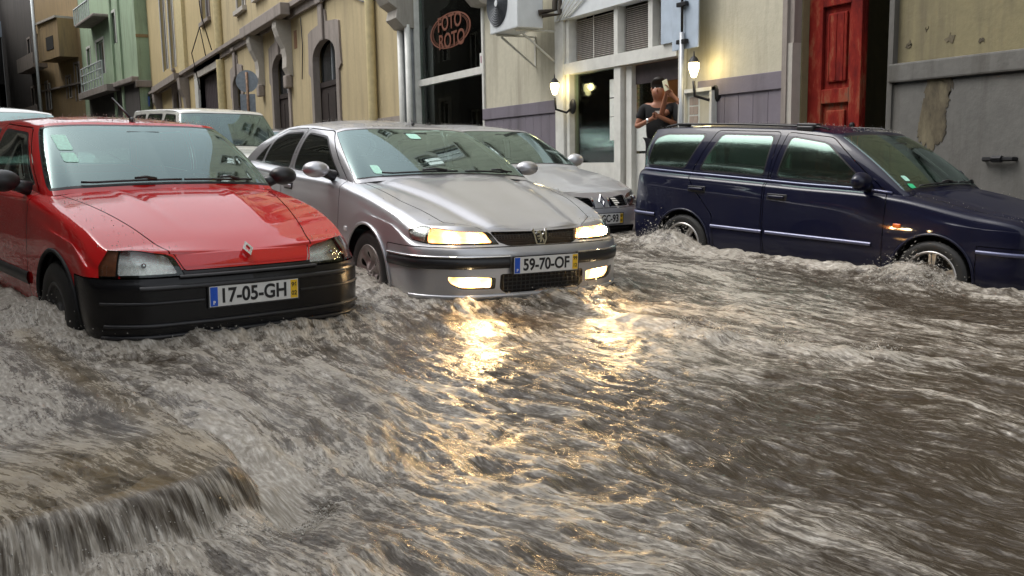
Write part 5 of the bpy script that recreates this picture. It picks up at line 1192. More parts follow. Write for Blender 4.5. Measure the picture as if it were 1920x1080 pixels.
FS.part('fascia_panel', [(sx_(1253, 60), sb + .18, zbeam1 - .0, ztopb + .9, .09, .13)], M['blue_white'], sf)
# interior of the shop
roombox('room', sa - .1, sb + .6, .5, zbeam0 + .3, 4.5, plain('brown_shop_interior', (.13, .08, .045), .8, 0, .5, 2, .1), sh_)
FS.part('stall_riser', [(sa + .07, sx_(1157), .2, FS.Zt(1110, 305), -.12, .0)], M['white_frame'], sf)
FS.part('display_pane', [(sa + .07, sx_(1157), FS.Zt(1110, 305), zbeam0, -.07, -.055)], M['win_glass'], sf)
dz0 = .55
ds = empty('glass_door', FS.w(sx_(1172), 0, -.1), 'white framed glass shop door standing half open beside the display window', 'door')
FS.part('door_frame', [(sx_(1172), sx_(1182), dz0, zbeam0 - .01, -.12, -.02)], M['white_frame'], ds)
q0 = sx_(1182); q1 = sx_(1214)
FS.part('door_panel', [(q0, q1, dz0, FS.Zt(1195, 288), -.15, -.11)], M['white_frame'], ds); FS.part('door_glass', [(q0, q1, FS.Zt(1195, 288), zbeam0 - .25, -.135, -.125)], M['win_glass'], ds)
FS.part('door_top_rail', [(q0, sb - .1, zbeam0 - .3, zbeam0 - .01, -.16, -.10)], M['shutter'], ds)
FS.part('door_notice', [(q0 + .02, q1 - .05, FS.Zt(1195, 283), FS.Zt(1195, 233), -.109, -.10)], M['paper'], ds)
ipost = FS.part('inner_post', [(sx_(1227), sx_(1240), dz0, zbeam0 - .3, -.55, -.45)], M['stone'], sf)
il = MB().ball(FS.w(sx_(1244, 170, ) + .35, FS.Zt(1244, 165), -1.0), 1, 14, (.13, .13, .32)).build('wall_lamp', M['lamp_inside'], None, True); tag(il, 'small amber lamp glowing inside the shop behind the two people', 'lamp')
ld = bpy.data.lights.new('shop_fill_light', 'POINT'); ld.energy = 26; ld.color = (1, .66, .36); ld.shadow_soft_size = .2; lo = bpy.data.objects.new('shop_fill_light', ld); COL.objects.link(lo); lo.location = FS.w(sx_(1150), 2.7, -1.6)  # added warm fill so the shop interior shows, apart from the amber lamp
# papers hanging in the display window
for k, (y0, y1) in enumerate(((148, 182), (184, 218), (219, 263))):
    pp = FS.part('hanging_sheet', [(sx_(1139), sx_(1156), FS.Zt(1148, y1), FS.Zt(1148, y0), -.05, -.042)], M['paper'], sf)
for (px_, py_, w_, h_, mt) in ((1085, 290, .25, .25, 'counter'), (1115, 235, .9, .9, 'counter')):
    pass
tb = empty('display_table', FS.w(sx_(1095), .5, -1.2), 'small table with green and white bottles behind the display window', 'table')
zt_ = FS.Zt(1105, 262); FS.part('table_top', [(sx_(1085), sx_(1128), zt_ - .05, zt_, -1.5, -.8)], plain('green_cloth', (.30, .33, .12), .7), tb); FS.part('table_leg', [(sx_(1120), sx_(1125), .5, zt_ - .05, -1.1, -1.0)], M['grey_frame'], tb)
for i, (px_, h_, cc) in enumerate(((1097, .42, (.45, .48, .10)), (1108, .34, (.45, .62, .72)), (1092, .16, (.7, .15, .05)), (1118, .12, (.6, .25, .1)))):
    o = MB().lathe([(.001, 0), (.055, 0), (.06, h_ * .55), (.022, h_ * .75), (.02, h_), (.001, h_)], 12, 'z', FS.w(sx_(px_) + .2, zt_, -.95)).build('bottle', plain('bottle_%d' % i, cc, .2), None, True)
    tag(o, ['tall yellow-green bottle on the table in the shop window', 'pale blue bottle right of the tall yellow-green one', 'short orange pot at the left end of the window table', 'squat brown pot at the right end of the window table'][i], 'bottle')
for i, px_ in enumerate((1078, 1108, 1118, 1128, 1140)):
    o = MB().ball(FS.w(sx_(px_), FS.Zt(px_, 295), -.25), .07, 10, (1.3, 1, .8)).build('fruit', plain('red_fruit', (.40, .07, .03), .5), None, True); tag(o, ['leftmost red fruit on the sill of the shop window', 'red fruit on the shop window sill under the bottles', 'middle red fruit on the shop window sill', 'red fruit on the sill just left of the hanging sheets', 'rightmost red fruit on the sill below the hanging sheets'][i], 'fruit', 'fruit along the shop window sill')
cb = FS.part('dark_cabinet', [(sx_(1103), sx_(1136), zt_ + .05, FS.Zt(1118, 180), -2.2, -1.8)], plain('dark_board', (.05, .055, .06), .6), None); tag(cb, 'dark upright board standing deeper in the shop behind the bottles', 'board')
pl_ = MB()
for k in range(30):
    a = random.random() * 6.28; r = .05 + .15 * random.random(); h_ = .1 + .4 * random.random(); x, y, z = FS.w(sx_(1133), FS.Zt(1133, 178), -.7)
    x += r * math.cos(a); y += r * math.sin(a) * .5; z += h_ - .25; pl_.add([(x, y, z), (x + .05, y, z + .02), (x + .06, y + .02, z + .07), (x + .01, y, z + .05)], [(0, 1, 2, 3)])
tag(pl_.build('potted_plant', plain('leaf_green', (.06, .20, .03), .5), None), 'small leafy green plant hanging by the sheets in the shop window', 'plant')
# wall lanterns
for px_, py_, lab in ((1040, 165, 'lit glass wall lantern on the cream wall left of the shopfront'), (1301, 129, 'lit glass wall lantern right of the shopfront, above the menu board')):
    a, z = FS.P(px_, py_, .28); L = empty('wall_lantern', FS.w(a, z - .35, .03), lab, 'lantern', 'lit lanterns on the shop wall')
    pl = parent_loc(L)
    MB().tube([FS.w(a + .18, z - .32, .02), FS.w(a + .12, z - .42, .12), FS.w(a, z - .36, .26), FS.w(a, z - .16, .28)], .022, 7).ball(FS.w(a + .18, z - .32, .03), .10, 12, (1, .4, 1.3)).build('lantern_arm', M['iron'], L, True, loc=pl)
    MB().lathe([(.001, -.12), (.035, -.11), (.075, .02), (.07, .08), (.001, .10)], 12, 'z', FS.w(a, z, .28)).build('lantern_globe', M['globe'], L, True, loc=pl)
    MB().lathe([(.085, .08), (.04, .15), (.012, .17), (.006, .23), (.001, .24)], 12, 'z', FS.w(a, z, .28)).build('lantern_cap', M['iron'], L, True, loc=pl)
    ld = bpy.data.lights.new('lantern_light', 'POINT'); ld.energy = 2.6; ld.color = (1, .78, .35); ld.shadow_soft_size = .06; lo = bpy.data.objects.new('lantern_light', ld); COL.objects.link(lo); lo.location = FS.w(a + .16, z + .02, .24)
# air conditioner
ac = empty('air_conditioner', FS.w(sx_(965, 60), FS.Zt(965, 60), 0), 'white air conditioning unit with round fan grille high on the cream wall', 'air conditioner')
pl = parent_loc(ac); a0, z0 = FS.P(928, 66, .75); a1 = FS.S(980, 50, .75); z1 = z0 + .95; dd = .85
FS.part('casing', [(a0, a1, z0, z1, .35, dd)], M['ac_white'], ac, bevel=.02)
ca, cz_ = a0 + (a1 - a0) * .30, z0 + .5
F_ = lambda p, q, t: FS.w(ca + p, cz_ + q, dd + t)
for r in np.linspace(.06, .38, 9): MB().tube([F_(r * math.cos(t), r * math.sin(t), .02) for t in np.linspace(0, 2 * math.pi, 33)], .009, 5, False).build('grille_ring', M['ac_grille'], ac, loc=pl)
MB().poly([(.40 * math.cos(t), .40 * math.sin(t)) for t in np.linspace(0, 2 * math.pi, 32, endpoint=False)], .001, .008, F_).build('fan_recess', M['ac_grille'], ac, loc=pl)
MB().poly([(.055 * math.cos(t), .055 * math.sin(t)) for t in np.linspace(0, 2 * math.pi, 16, endpoint=False)], .008, .035, F_).build('fan_hub', M['ac_white'], ac, loc=pl)
for t in (.15, .85):
    a = a0 + (a1 - a0) * t; MB().tube([FS.w(a, z0 - .02, .8), FS.w(a, z0 - .02, .02), FS.w(a, z0 - .55, .02), FS.w(a, z0 - .05, .7)], .022, 6).build('mounting_bracket', M['white_frame'], ac, loc=pl)
MB().tube([FS.w(a1 + .12, z1 + .5, .15), FS.w(a1 + .14, z0 + .3, .2), FS.w(a1 + .02, z0 + .25, .45)], .05, 7).tube([FS.w(a1 + .22, z1 + .5, .12), FS.w(a1 + .22, z0 + .22, .14), FS.w(a1 + .05, z0 + .2, .4)], .04, 7).build('refrigerant_pipes', plain('brown_lagging', (.05, .04, .03), .8), ac, True, loc=pl)
# menu board
mbd = empty('menu_board', FS.w(sx_(1318), 2, .06), 'white framed menu case with photos and papers right of the shop door', 'menu board')
a0, a1, z0, z1 = FS.S(1292), FS.S(1347), 1.15, FS.Zt(1318, 166)
FS.part('frame', [(a0, a0 + .05, z0, z1, .06, .12), (a1 - .05, a1, z0, z1, .06, .12), (a0, a1, z1 - .05, z1 + .0, .055, .125)], M['white_frame'], mbd); FS.part('backing', [(a0, a1, z0, z1 - .02, .03, .065)], M['paper'], mbd)
for i in range(2):
    for j in range(3): FS.part('menu_photo', [(a0 + .10 + i * .10, a0 + .19 + i * .10, z1 - .22 - j * .13, z1 - .11 - j * .13, .066, .07)], plain('menu_photo_tone', (.32, .26, .22), .6) if i + j == 0 else bpy.data.materials['menu_photo_tone'], mbd)
FS.part('menu_sheet', [(a0 + .33, a1 - .1, z1 - .62, z1 - .10, .066, .072)], M['wall_cream'], mbd); FS.part('menu_sheet', [(a0 + .08, a0 + .30, z1 - .75, z1 - .52, .066, .075)], M['white_frame'], mbd)
# ---- right-hand house with the red door ------------------------------------------
FR = Face((-8.9, 8.42), (2.5, 8.42)); rh = empty('grey_house', (-4, 8.42, 0), 'grey rendered house with tan upper wall, stone pilaster and stained cement dado', 'house')
rx = lambda px, py=150: FR.S(px, py)
dA, dB = rx(1503), rx(1673); ztop_ = 5.6
zdad = FR.Zt(1800, 118)
FR.wall('wall', 0, FR.L, zb, 15, [(dA, dB, -.3, ztop_)] + [(6, 7.4, 7, 9.2), (9, 10.4, 7, 9.2), (1, 2.4, 7, 9.2)], M['wall_tan'], rh)
for w_ in [(6, 7.4, 7, 9.2), (9, 10.4, 7, 9.2), (1, 2.4, 7, 9.2)]: window(FR, rh, *w_)
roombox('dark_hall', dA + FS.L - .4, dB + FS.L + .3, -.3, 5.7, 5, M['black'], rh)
FR.part('dado', [(dB + .02, FR.L, zb, zdad - .16, .0, .05)], M['wall_grey'], rh); FR.part('dado_moulding', [(dB + .02, FR.L, zdad - .16 + .02, zdad + .06, 0, .10)], M['wall_grey'], rh, bevel=.02); FR.part('dado_shadow_gap', [(dB + .02, FR.L, zdad - .17, zdad - .138, .0, .03)], M['trim'], rh)
FR.part('door_jamb', [(dB - .005, dB + .06, -.3, ztop_, -.2, .075)], M['wall_grey'], rh)
FR.part('pilaster', [(.0, dA - .02, 2.65, ztop_ + .3, -.1, .12), (.02, .10, -.3, ztop_ + .3, .12, .16)], M['stone'], rh); FR.part('pilaster_foot', [(.0, dA - .02, -.4, 2.65, -.1, .14)], M['stone_light'], rh)
rd = empty('red_door', FR.w(dA + .1, .4, -.12), 'peeling red panelled timber door leaf beside a pitch dark doorway', 'door')
e_ = rx(1601); 
def dpart(nm, a0, a1, z0, z1, d0, d1, bev=.01): return FR.part(nm, [(a0, a1, z0, z1, d0, d1)], M['red_door'], rd, bevel=bev)
dpart('door_leaf', dA, e_, .2, ztop_, -.20, -.15)
zz = [FR.Zt(1550, y) for y in (250, 185, 166, 10)]
st = .17
dpart('stile', dA, dA + st + .05, .2, ztop_, -.15, -.10); dpart('stile', e_ - st, e_, .2, ztop_, -.15, -.10)
ps = [(zz[1] - 1.0, zz[1] - .05), (zz[2] - .0, zz[3]), (zz[3] + .15, ztop_ - .15)]
dpart('rail', dA + st + .05, e_ - st, zz[1] - .05, zz[2], -.15, -.10); dpart('rail', dA + st + .05, e_ - st, zz[3], zz[3] + .15, -.15, -.10); dpart('rail', dA + st + .05, e_ - st, .2, zz[1] - 1.0, -.15, -.10)
for z0, z1 in ps:
    dpart('raised_panel', dA + st + .12, e_ - st - .07, z0 + .08, z1 - .08, -.15, -.115, .02)
for k in range(4): a = dA + .3 + k * .11; FR.part('moulding', [(a, a + .02, ps[1][0] + .1, ps[1][1] - .1, -.115, -.108)], M['red_door'], rd)
MB().ball(FR.w(e_ - .09, zz[1] - .32, -.09), .035, 10).build('door_knob', M['iron'], rd, True, loc=parent_loc(rd))
stn = [(rx(1735 + dx, 200), FR.Zt(1735 + dx, y)) for dx, y in ((8, 268), (-3, 262), (-7, 240), (-2, 215), (2, 190), (6, 165), (8, 148), (16, 138), (30, 136), (44, 138), (53, 144), (54, 160), (52, 175), (50, 192), (46, 205), (46, 225), (48, 245), (44, 262), (30, 275), (18, 278))]
def ragged(pts, n=5, amp=.022):
    out = []; m = len(pts)
    for i in range(m):
        a, b = pts[i], pts[(i + 1) % m]
        for k in range(n): t = k / n; out.append((a[0] + (b[0] - a[0]) * t + rng.normal() * amp * .5, a[1] + (b[1] - a[1]) * t + rng.normal() * amp))
    return out
stn = ragged(stn)
FR.poly('bare_patch', stn, .049, .056, M['stain'], rh)
for (pts) in ([(1735, 55), (1742, 50), (1738, 57)], [(1770, 78), (1782, 62), (1790, 68), (1788, 80)], [(1835, 78), (1842, 70), (1846, 76)], [(1698, 88), (1706, 78), (1712, 84), (1702, 92)]):
    FR.poly('plaster_chip', ragged([(rx(x, y), FR.Zt(x, y)) for x, y in pts], 4, .012), 0, .006, M['stain'], rh)
a0, a1, z0 = rx(1856, 297), rx(1912, 297), FR.Zt(1885, 298)
MB().tube([FR.w(a0, z0, .05), FR.w(a0, z0, .10), FR.w(a1, z0, .10), FR.w(a1, z0, .05)], .022, 6).tube([FR.w((a0 + a1) / 2 - .05, z0, .11), FR.w((a0 + a1) / 2 + .05, z0, .11)], .035, 6).build('iron_bar', M['iron'], rh, loc=parent_loc(rh))
# ---- round traffic sign seen from behind -----------------------------------------
ts = empty('traffic_sign', (0, 0, 0), 'round traffic sign seen from behind with a second plate below on a rusty pole', 'sign')
FT = Face((-40, 7.2), (-20, 7.2)); a, z = FT.P(463, 152); zz_ = FT.Zt(463, 190); pt = FT.w(a, 0, 0); ts.location = (pt[0], pt[1], road_z(pt[0], pt[1])); pl = parent_loc(ts)
d_ = (Vector((pt[0], pt[1], 0)) - Vector((0, 0, 0))).normalized(); rr_ = 19.5 * Vector((pt[0], pt[1], 0)).length * .99 / FPX; sd_ = Vector((-d_.y, d_.x, 0)); sd_ = (sd_ + d_ * .15).normalized()
fr = lambda p, q, t: tuple(Vector((pt[0], pt[1], 0)) + sd_ * p + Vector((0, 0, q)) + d_ * t)
MB().poly([(rr_ * math.cos(t), z + rr_ * math.sin(t)) for t in np.linspace(0, 2 * math.pi, 32, endpoint=False)], .05, .07, fr).build('disc', M['sign_back'], ts, loc=pl)
MB().poly([(-rr_ * .68, zz_ - .6), (rr_ * .68, zz_ - .6), (rr_ * .68, zz_ + .25), (-rr_ * .68, zz_ + .25)], .05, .07, fr).build('lower_plate', M['sign_back'], ts, loc=pl)
MB().tube([fr(0, road_z(pt[0], pt[1]), 0), fr(0, z + rr_ * .8, 0)], .05, 8).build('pole', M['rust_pole'], ts, True, loc=pl)
# pole with a sign bracket in front of the shopfront
FP = Face((-14, 8.1), (-5, 8.1)); a, z = FP.P(1279, 30); pt = FP.w(a, 0, 0)
sp = empty('sign_pole', (pt[0], pt[1], road_z(pt[0], pt[1])), 'slim grey pole carrying the back of a pale sign, right edge of the shopfront', 'pole'); pl = parent_loc(sp)
MB().tube([(pt[0], pt[1], road_z(pt[0], pt[1])), (pt[0], pt[1], 3.0)], .035, 10).build('pole_shaft', M['grey_frame'], sp, True, loc=pl); MB().tube([(pt[0], pt[1], 3.0), (pt[0], pt[1], 4.6)], .018, 8).build('pole_top', M['iron'], sp, True, loc=pl)
zs_ = FP.Zt(1279, 92)
MB().box(pt[0] - .28, pt[0] + .30, pt[1] + .04, pt[1] + .06, zs_, zs_ + 1.5).build('sign_panel', M['blue_white'], sp, loc=pl, bevel=.008)
for py_ in (78, 8): z = FP.Zt(1279, py_); MB().box(pt[0] - .10, pt[0] + .10, pt[1] - .03, pt[1] + .035, z - .03, z + .03).build('sign_clamp', M['iron'], sp, loc=pl, bevel=.01)
# ---- the opposite side of the street, behind and left of the camera ------------------
cols = ['wall_dark', 'wall_grey', 'wall_dark', 'wall_grey', 'wall_dark', 'wall_tan']  # dark tones and low near fronts set for the reflections on the cars
xs_ = [10, -6, -24, -44, -66, -92, -126]
for i in range(6):
    y_ = -2.6 if i < 5 else -3.6
    FB = Face((xs_[i], y_), (xs_[i + 1], y_)); FB.n = Vector((0, 1, 0))
    bh = empty('opposite_house', (xs_[i], y_, 0), ['low dark', 'low grey', 'tall dark', 'tall cement-grey', 'dark far', 'tan far'][i] + ' house on the near side of the street, across from the shops', 'house')
    H_ = [8, 8, 10, 13.5, 15, 16][i]; W_ = []
    n = int(FB.L / 3.2)
    for k in range(n):
        a = (k + .5) * FB.L / n
        W_.append((a - .6, a + .6, -.2, 2.6) if k % 3 == 0 else (a - .65, a + .65, 1.2, 2.8))
        for z in (4.4, 7.6, 10.6):
            if z + 2.2 < H_: W_.append((a - .6, a + .6, z + .2 + .02 * i, z + 2.1))
    zo = -road_z(xs_[i + 1], y_) * -1
    W_ = [(q[0], q[1], q[2] + max(0, road_z(xs_[i], y_)), q[3] + max(0, road_z(xs_[i], y_))) for q in W_]
    FB.wall('wall', 0, FB.L, -.8, H_ + max(0, road_z(xs_[i], y_)), W_, M[cols[i]], bh)
    for q in W_: window(FB, bh, *q, surround='stone_light' if i % 2 else None, sill=False)
# ------------------------------------------------------------------ more cars
off = build_simple(SUVS, M['white_paint'], 'white boxy off-road wagon behind the red hatchback', WC, 'car', [[(-.58, 1.05), (-.92, 1.50), (-1.40, 1.52), (-1.44, 1.06)], [(-1.54, 1.06), (-1.52, 1.52), (-2.30, 1.52), (-2.34, 1.07)], [(-2.44, 1.07), (-2.42, 1.52), (-3.1, 1.50), (-3.2, 1.07)]], dr=[[(-.50, .3), (-.5, .98), (-.9, 1.545), (-1.47, 1.56), (-1.49, .3)]])
MEGW = [[(-.62, .99), (-1.17, 1.315), (-1.62, 1.345), (-1.70, 1.01)], [(-1.80, 1.02), (-1.74, 1.348), (-2.42, 1.33), (-2.46, 1.05)]]
CLW = [[(-.60, .955), (-1.07, 1.245), (-1.60, 1.27), (-1.68, .965)], [(-1.77, .97), (-1.70, 1.27), (-2.30, 1.25), (-2.52, 1.0)]]
bk = build_simple(CLIO, M['grey_paint'], 'pale grey hatchback glimpsed between the white wagon and the silver saloon', WC, 'car', CLW)
dk = build_simple(MEG, M['dark_paint'], 'dark car whose roof shows behind the pale silver hatchback', WC, 'car', MEGW)
lf = build_simple(MEG, M['white_paint'], 'white car behind the red hatchback at the left edge', WC, 'car', MEGW)
def place_px(c, px, dist, yaw, lift=0):
    """stand a car on the road along the sight line through a column of the street"""
    r = ray(px, 300); h = Vector((r.x, r.y, 0)).normalized() * dist; place(c, h.x, h.y, yaw, lift)
place_px(off, 455, 14.2, .16, 0)
place_px(bk, 590, 15.6, .12, -.05)
place_px(dk, 893, 16.5, .16, .0)
place_px(lf, 30, 12.5, .15, .08)
# ------------------------------------------------------------------ pavement corner (setts under the flowing film)
M['sett'] = plaster('limestone_sett', (.40, .36, .28), (.14, .12, .09), .6, .5)
M['kerb_stone'] = plaster('kerb_stone', (.42, .37, .28), (.16, .13, .10), .5, .4)
M['asphalt'] = plain('wet_asphalt', (.045, .042, .038), .4, 0, .3, 30, .4)
ROADW = []
mb = MB(); mb.add([(x, y, road_z(x, y)) for x, y in ((-170, -14), (14, -14), (14, 9.5), (-170, 9.5))], [(0, 1, 2, 3)]); o = mb.build('road', M['asphalt'], None); o['kind'] = 'structure'
mb = MB(); mb.add([(x, y, -12) for x, y in ((-600, -600), (600, -600), (600, 600), (-600, 600))], [(0, 1, 2, 3)]); o = mb.build('ground', plain('distant_ground', (.10, .10, .09), .9), None); o['kind'] = 'structure'
# kerb edge polyline of the near pavement: comes down along the road, rounds the corner, turns back under the camera's left
KE = [(-60, -1.0), (-30, -.75), (-12, -.45), (-8, -.28), (-5.67, -.08), (-4.69, .13), (-4.09, .31), (-3.59, .44), (-3.23, .54), (-3.04, .56), (-2.95, .47), (-2.90, .32), (-2.86, .12), (-2.75, -.15), (-2.6, -.6), (-2.3, -1.4), (-1.9, -2.6)]
def chaikin(P, it=2):
    for _ in range(it):
        Q = [P[0]]
        for a, b in zip(P[:-1], P[1:]): Q += [(a[0] * .75 + b[0] * .25, a[1] * .75 + b[1] * .25), (a[0] * .25 + b[0] * .75, a[1] * .25 + b[1] * .75)]
        P = Q + [P[-1]]
    return P
KE = KE[:3] + chaikin([(-8, -.28), (-5.67, -.08), (-4.69, .13), (-4.09, .31), (-3.59, .43), (-3.26, .52), (-3.03, .47), (-2.94, .27), (-2.90, .05), (-2.80, -.25), (-2.55, -.6), (-2.3, -1.4), (-1.9, -2.6)])
pave_poly = KE + [(-60, -2.6)]
KTOP = .195
mb = MB(); mb.poly(pave_poly, -.3, 0, lambda a, b, d: (a, b, road_z(a, b) + KTOP - .03 + d)); o = mb.build('pavement', M['asphalt'], None); o['kind'] = 'structure'
# kerb stones
def along(P, step):
    P = np.array(P, float); d = np.r_[0, np.cumsum(np.linalg.norm(np.diff(P, axis=0), axis=1))]; n = int(d[-1] / step); t = np.linspace(0, d[-1], n + 1); return np.column_stack([np.interp(t, d, P[:, 0]), np.interp(t, d, P[:, 1])])
kp = along(KE[3:-6], .42)
for i in range(len(kp) - 1):
    a, b = Vector((*kp[i], 0)), Vector((*kp[i + 1], 0)); t = (b - a).normalized(); nrm = Vector((t.y, -t.x, 0)); a = a + t * .006; b = b - t * .006
    zt = lambda p: road_z(p.x, p.y) + KTOP - .010 + rng.uniform(-.004, .004)
    q = [a, b, b + nrm * .16, a + nrm * .16]; mb = MB()
    mb.add([(p.x, p.y, road_z(p.x, p.y) - .1) for p in q] + [(p.x, p.y, zt(p)) for p in q], [(0, 3, 2, 1), (4, 5, 6, 7), (0, 1, 5, 4), (1, 2, 6, 5), (2, 3, 7, 6), (3, 0, 4, 7)])
    o = mb.build('kerb_stone', M['kerb_stone'], bpy.data.objects['pavement'], bevel=.035)
# small limestone setts near the camera
def side_of_kerb(x, y):   # signed distance to the kerb polygon (negative = on the pavement)
    return sdp(np.column_stack([np.ravel(x), np.ravel(y)]), pave_poly).reshape(np.shape(x))
pv = bpy.data.objects['pavement']; cnt = 0; cell = .125
mesh_var = []
for k in range(6):
    mb = MB(); j = lambda: rng.uniform(-.006, .006); h = cell / 2 - .007
    v = [(-h + j(), -h + j(), 0), (h + j(), -h + j(), 0), (h + j(), h + j(), 0), (-h + j(), h + j(), 0)]
    mb.add([(p[0], p[1], -.03) for p in v] + [(p[0] * .98, p[1] * .98, 0) for p in v] + [(p[0] * .82, p[1] * .82, .007) for p in v], [(0, 1, 5, 4), (1, 2, 6, 5), (2, 3, 7, 6), (3, 0, 4, 7), (4, 5, 9, 8), (5, 6, 10, 9), (6, 7, 11, 10), (7, 4, 8, 11), (8, 9, 10, 11)])
    me = bpy.data.meshes.new('sett'); me.from_pydata(mb.v, [], mb.f); me.materials.append(M['sett']); me.update(); mesh_var.append(me)
cand = []
for i in range(-60, 10):
    for j_ in range(-14, 10):
        x, y = -3.0 + i * cell, j_ * cell + (.5 * cell if i % 2 else 0)
        cand.append((x, y))
sd = side_of_kerb(np.array([c[0] for c in cand]), np.array([c[1] for c in cand]))
cand = sorted([c for c, s_ in zip(cand, sd) if s_ < -.23], key=lambda c: math.hypot(*c))
for x, y in cand[:290]:
    o = bpy.data.objects.new('sett', mesh_var[rng.randint(6)]); COL.objects.link(o); o.parent = pv; o.location = (x, y, road_z(x, y) + KTOP - .006 + rng.uniform(-.004, .004)); o.rotation_euler = (rng.uniform(-.04, .04), rng.uniform(-.04, .04), rng.uniform(-.1, .1))
mb = MB()
for x, y in cand[290:]: mb.box(x - .056, x + .056, y - .056, y + .056, road_z(x, y) + KTOP - .03, road_z(x, y) + KTOP + rng.uniform(-.004, .004))
o = mb.build('distant_setts', M['sett'], pv); o['kind'] = 'stuff'
# far pavement along the shops
mb = MB(); mb.poly([(-120, 7.5), (-10.5, 7.5), (-9, 8.0), (4, 8.2), (4, 8.6), (-120, 8.6)], -.3, 0, lambda a, b, d: (a, b, road_z(a, b) + .16 + d)); o = mb.build('far_pavement', M['kerb_stone'], None); o['kind'] = 'structure'
mb = MB(); FS.box(mb, sx_(1160), sb + .1, .1, .55, -1.2, .25); tag(mb.build('door_step', M['stone_light'], None, bevel=.015), 'stone step under the open shop door where the two people stand', 'step')
# ------------------------------------------------------------------ flood water
def vnoise(x, y, seed):
    xi = np.floor(x).astype(np.int64); yi = np.floor(y).astype(np.int64); xf = x - xi; yf = y - yi
    def h(a, b):
        n = (a * 374761393 + b * 668265263 + seed * 974634777) & 0xffffffff; n = ((n ^ (n >> 13)) * 1274126177) & 0xffffffff; n = n ^ (n >> 16)
        return (n & 0xffffff) / float(0xffffff)
    u = xf * xf * xf * (xf * (xf * 6 - 15) + 10); v = yf * yf * yf * (yf * (yf * 6 - 15) + 10)
    return ((h(xi, yi) * (1 - u) + h(xi + 1, yi) * u) * (1 - v) + (h(xi, yi + 1) * (1 - u) + h(xi + 1, yi + 1) * u) * v) * 2 - 1
def fbm(x, y, seed, oct=3, g=.5):
    a = 1; s = 0; t = 0
    for k in range(oct): s = s + a * vnoise(x * 2 ** k + 13.7 * k, y * 2 ** k - 7.1 * k, seed + k * 17); t += a; a *= g
    return s / t
def ridge(x, y, seed, oct=3):
    a = 1; s = 0; t = 0
    for k in range(oct): s = s + a * (1 - np.abs(vnoise(x * 2 ** k + 5.3 * k, y * 2 ** k + 9.1 * k, seed + k * 31)) * 2); t += a; a *= .5
    return s / t
def graded(lo, hi, c, d0, g):
    out = [c]; x = c
    while x < hi: x += d0 + (g if x < 8.6 and c > 0 else .03) * abs(x - c); out.append(x)
    x = c; l = []
    while x > lo: x -= d0 + g * abs(x - c); l.append(x)
    return np.array(l[::-1] + out)
XS = graded(-70, 13, -1.6, .0085, .0036); YS = graded(-2.6, 8.55, 1.6, .0105, .0012)
X, Y = np.meshgrid(XS, YS, indexing='ij')
# car footprints: distance to each car's outline, for wakes
def car_local(c):
    Mi = c.root.matrix_world.inverted(); a = Mi[0]; b_ = Mi[1]
    Z = -SX * X - SY * Y + .2
    return a[0] * X + a[1] * Y + a[2] * Z + a[3], b_[0] * X + b_[1] * Y + b_[2] * Z + b_[3]
wake = np.zeros_like(X); lift_ = np.zeros_like(X)
for c, fx, rx_, hw, wl in ((clio, .74, -2.98, .80, 2.472), (sal, .93, -3.62, .87, 2.70), (polo, .80, -3.31, .80, 2.44), (meg, .86, -3.36, .87, 2.62)):
    lx, ly = car_local(c)
    # rounded nose outline
    dx = np.maximum(np.maximum(lx - (fx - .25 * (np.abs(ly) / hw) ** 3), rx_ - lx), 0); dy = np.maximum(np.abs(ly) - hw, 0); d = np.hypot(dx, dy)
    wake = np.maximum(wake, np.exp(-(d / .38) ** 1.3))
    lift_ += .048 * np.exp(-(d / .15) ** 2)
    for wx in (0, -wl):
        for sy_ in ((-1,) if c is not clio else (-1, 1)):
            r = np.hypot((lx - wx + .12) / 1.5, (ly - sy_ * (hw + .05))); pw = {0: 1., 1: 1.}[0]
            k_ = .12 if c is polo else .06
            lift_ += k_ * np.exp(-(r / .20) ** 2); wake = np.maximum(wake, np.exp(-(r / .42) ** 2))
wake = np.clip(wake, 0, 1)
ph = np.deg2rad(15.) + .0 * X
fl_s = X * np.cos(ph) + Y * np.sin(ph); fl_t = -X * np.sin(ph) + Y * np.cos(ph)
wx_ = .35 * fbm(fl_s * .6, fl_t * .9, 91, 2); S_ = fl_s + wx_ * .5; T_ = fl_t + .22 * fbm(fl_s * .8, fl_t * 1.1, 57, 3)
kd = side_of_kerb(X, Y)
on = 1 / (1 + np.exp((kd + .0) / .022))                                     # 1 on the pavement
near = np.clip((X + 6.2) / 1.6, 0, 1)                                         # downstream part
hb = .20 - .055 * near - .0 * X
depthdrop = .10 * np.clip((X + 4.2) / 1.2, 0, 1) * np.exp(-np.maximum(kd, 0) / .9)
base = -SX * X - SY * Y + hb - depthdrop
film = -SX * X - SY * Y + KTOP + .024
big_ = .030 * fbm(S_ / 1.5, T_ / .75, 3, 3) + .016 * ridge(S_ / .9, T_ / .30, 21, 3)
midn = .017 * ridge(S_ / .34, T_ / .12, 41, 3) + .009 * fbm(S_ / .22, T_ / .10, 43, 3)
sm = .0068 * ridge(S_ / .13, T_ / .05, 61, 3) + .0042 * fbm(S_ / .055, T_ / .022, 71, 3)
chop = .036 * fbm(X / .22 + 3, Y / .20, 81, 4, .6) + .016 * ridge(X / .10, Y / .09, 85, 3)
W = base + big_ + midn + sm + wake * chop + lift_
filmw = film + .006 * fbm(S_ / .5, T_ / .25, 7, 3) + .0045 * ridge(S_ / .16, T_ / .06, 9, 3) + .002 * fbm(S_ / .05, T_ / .03, 12, 2) + np.clip(wake, 0, .6) * chop * .6
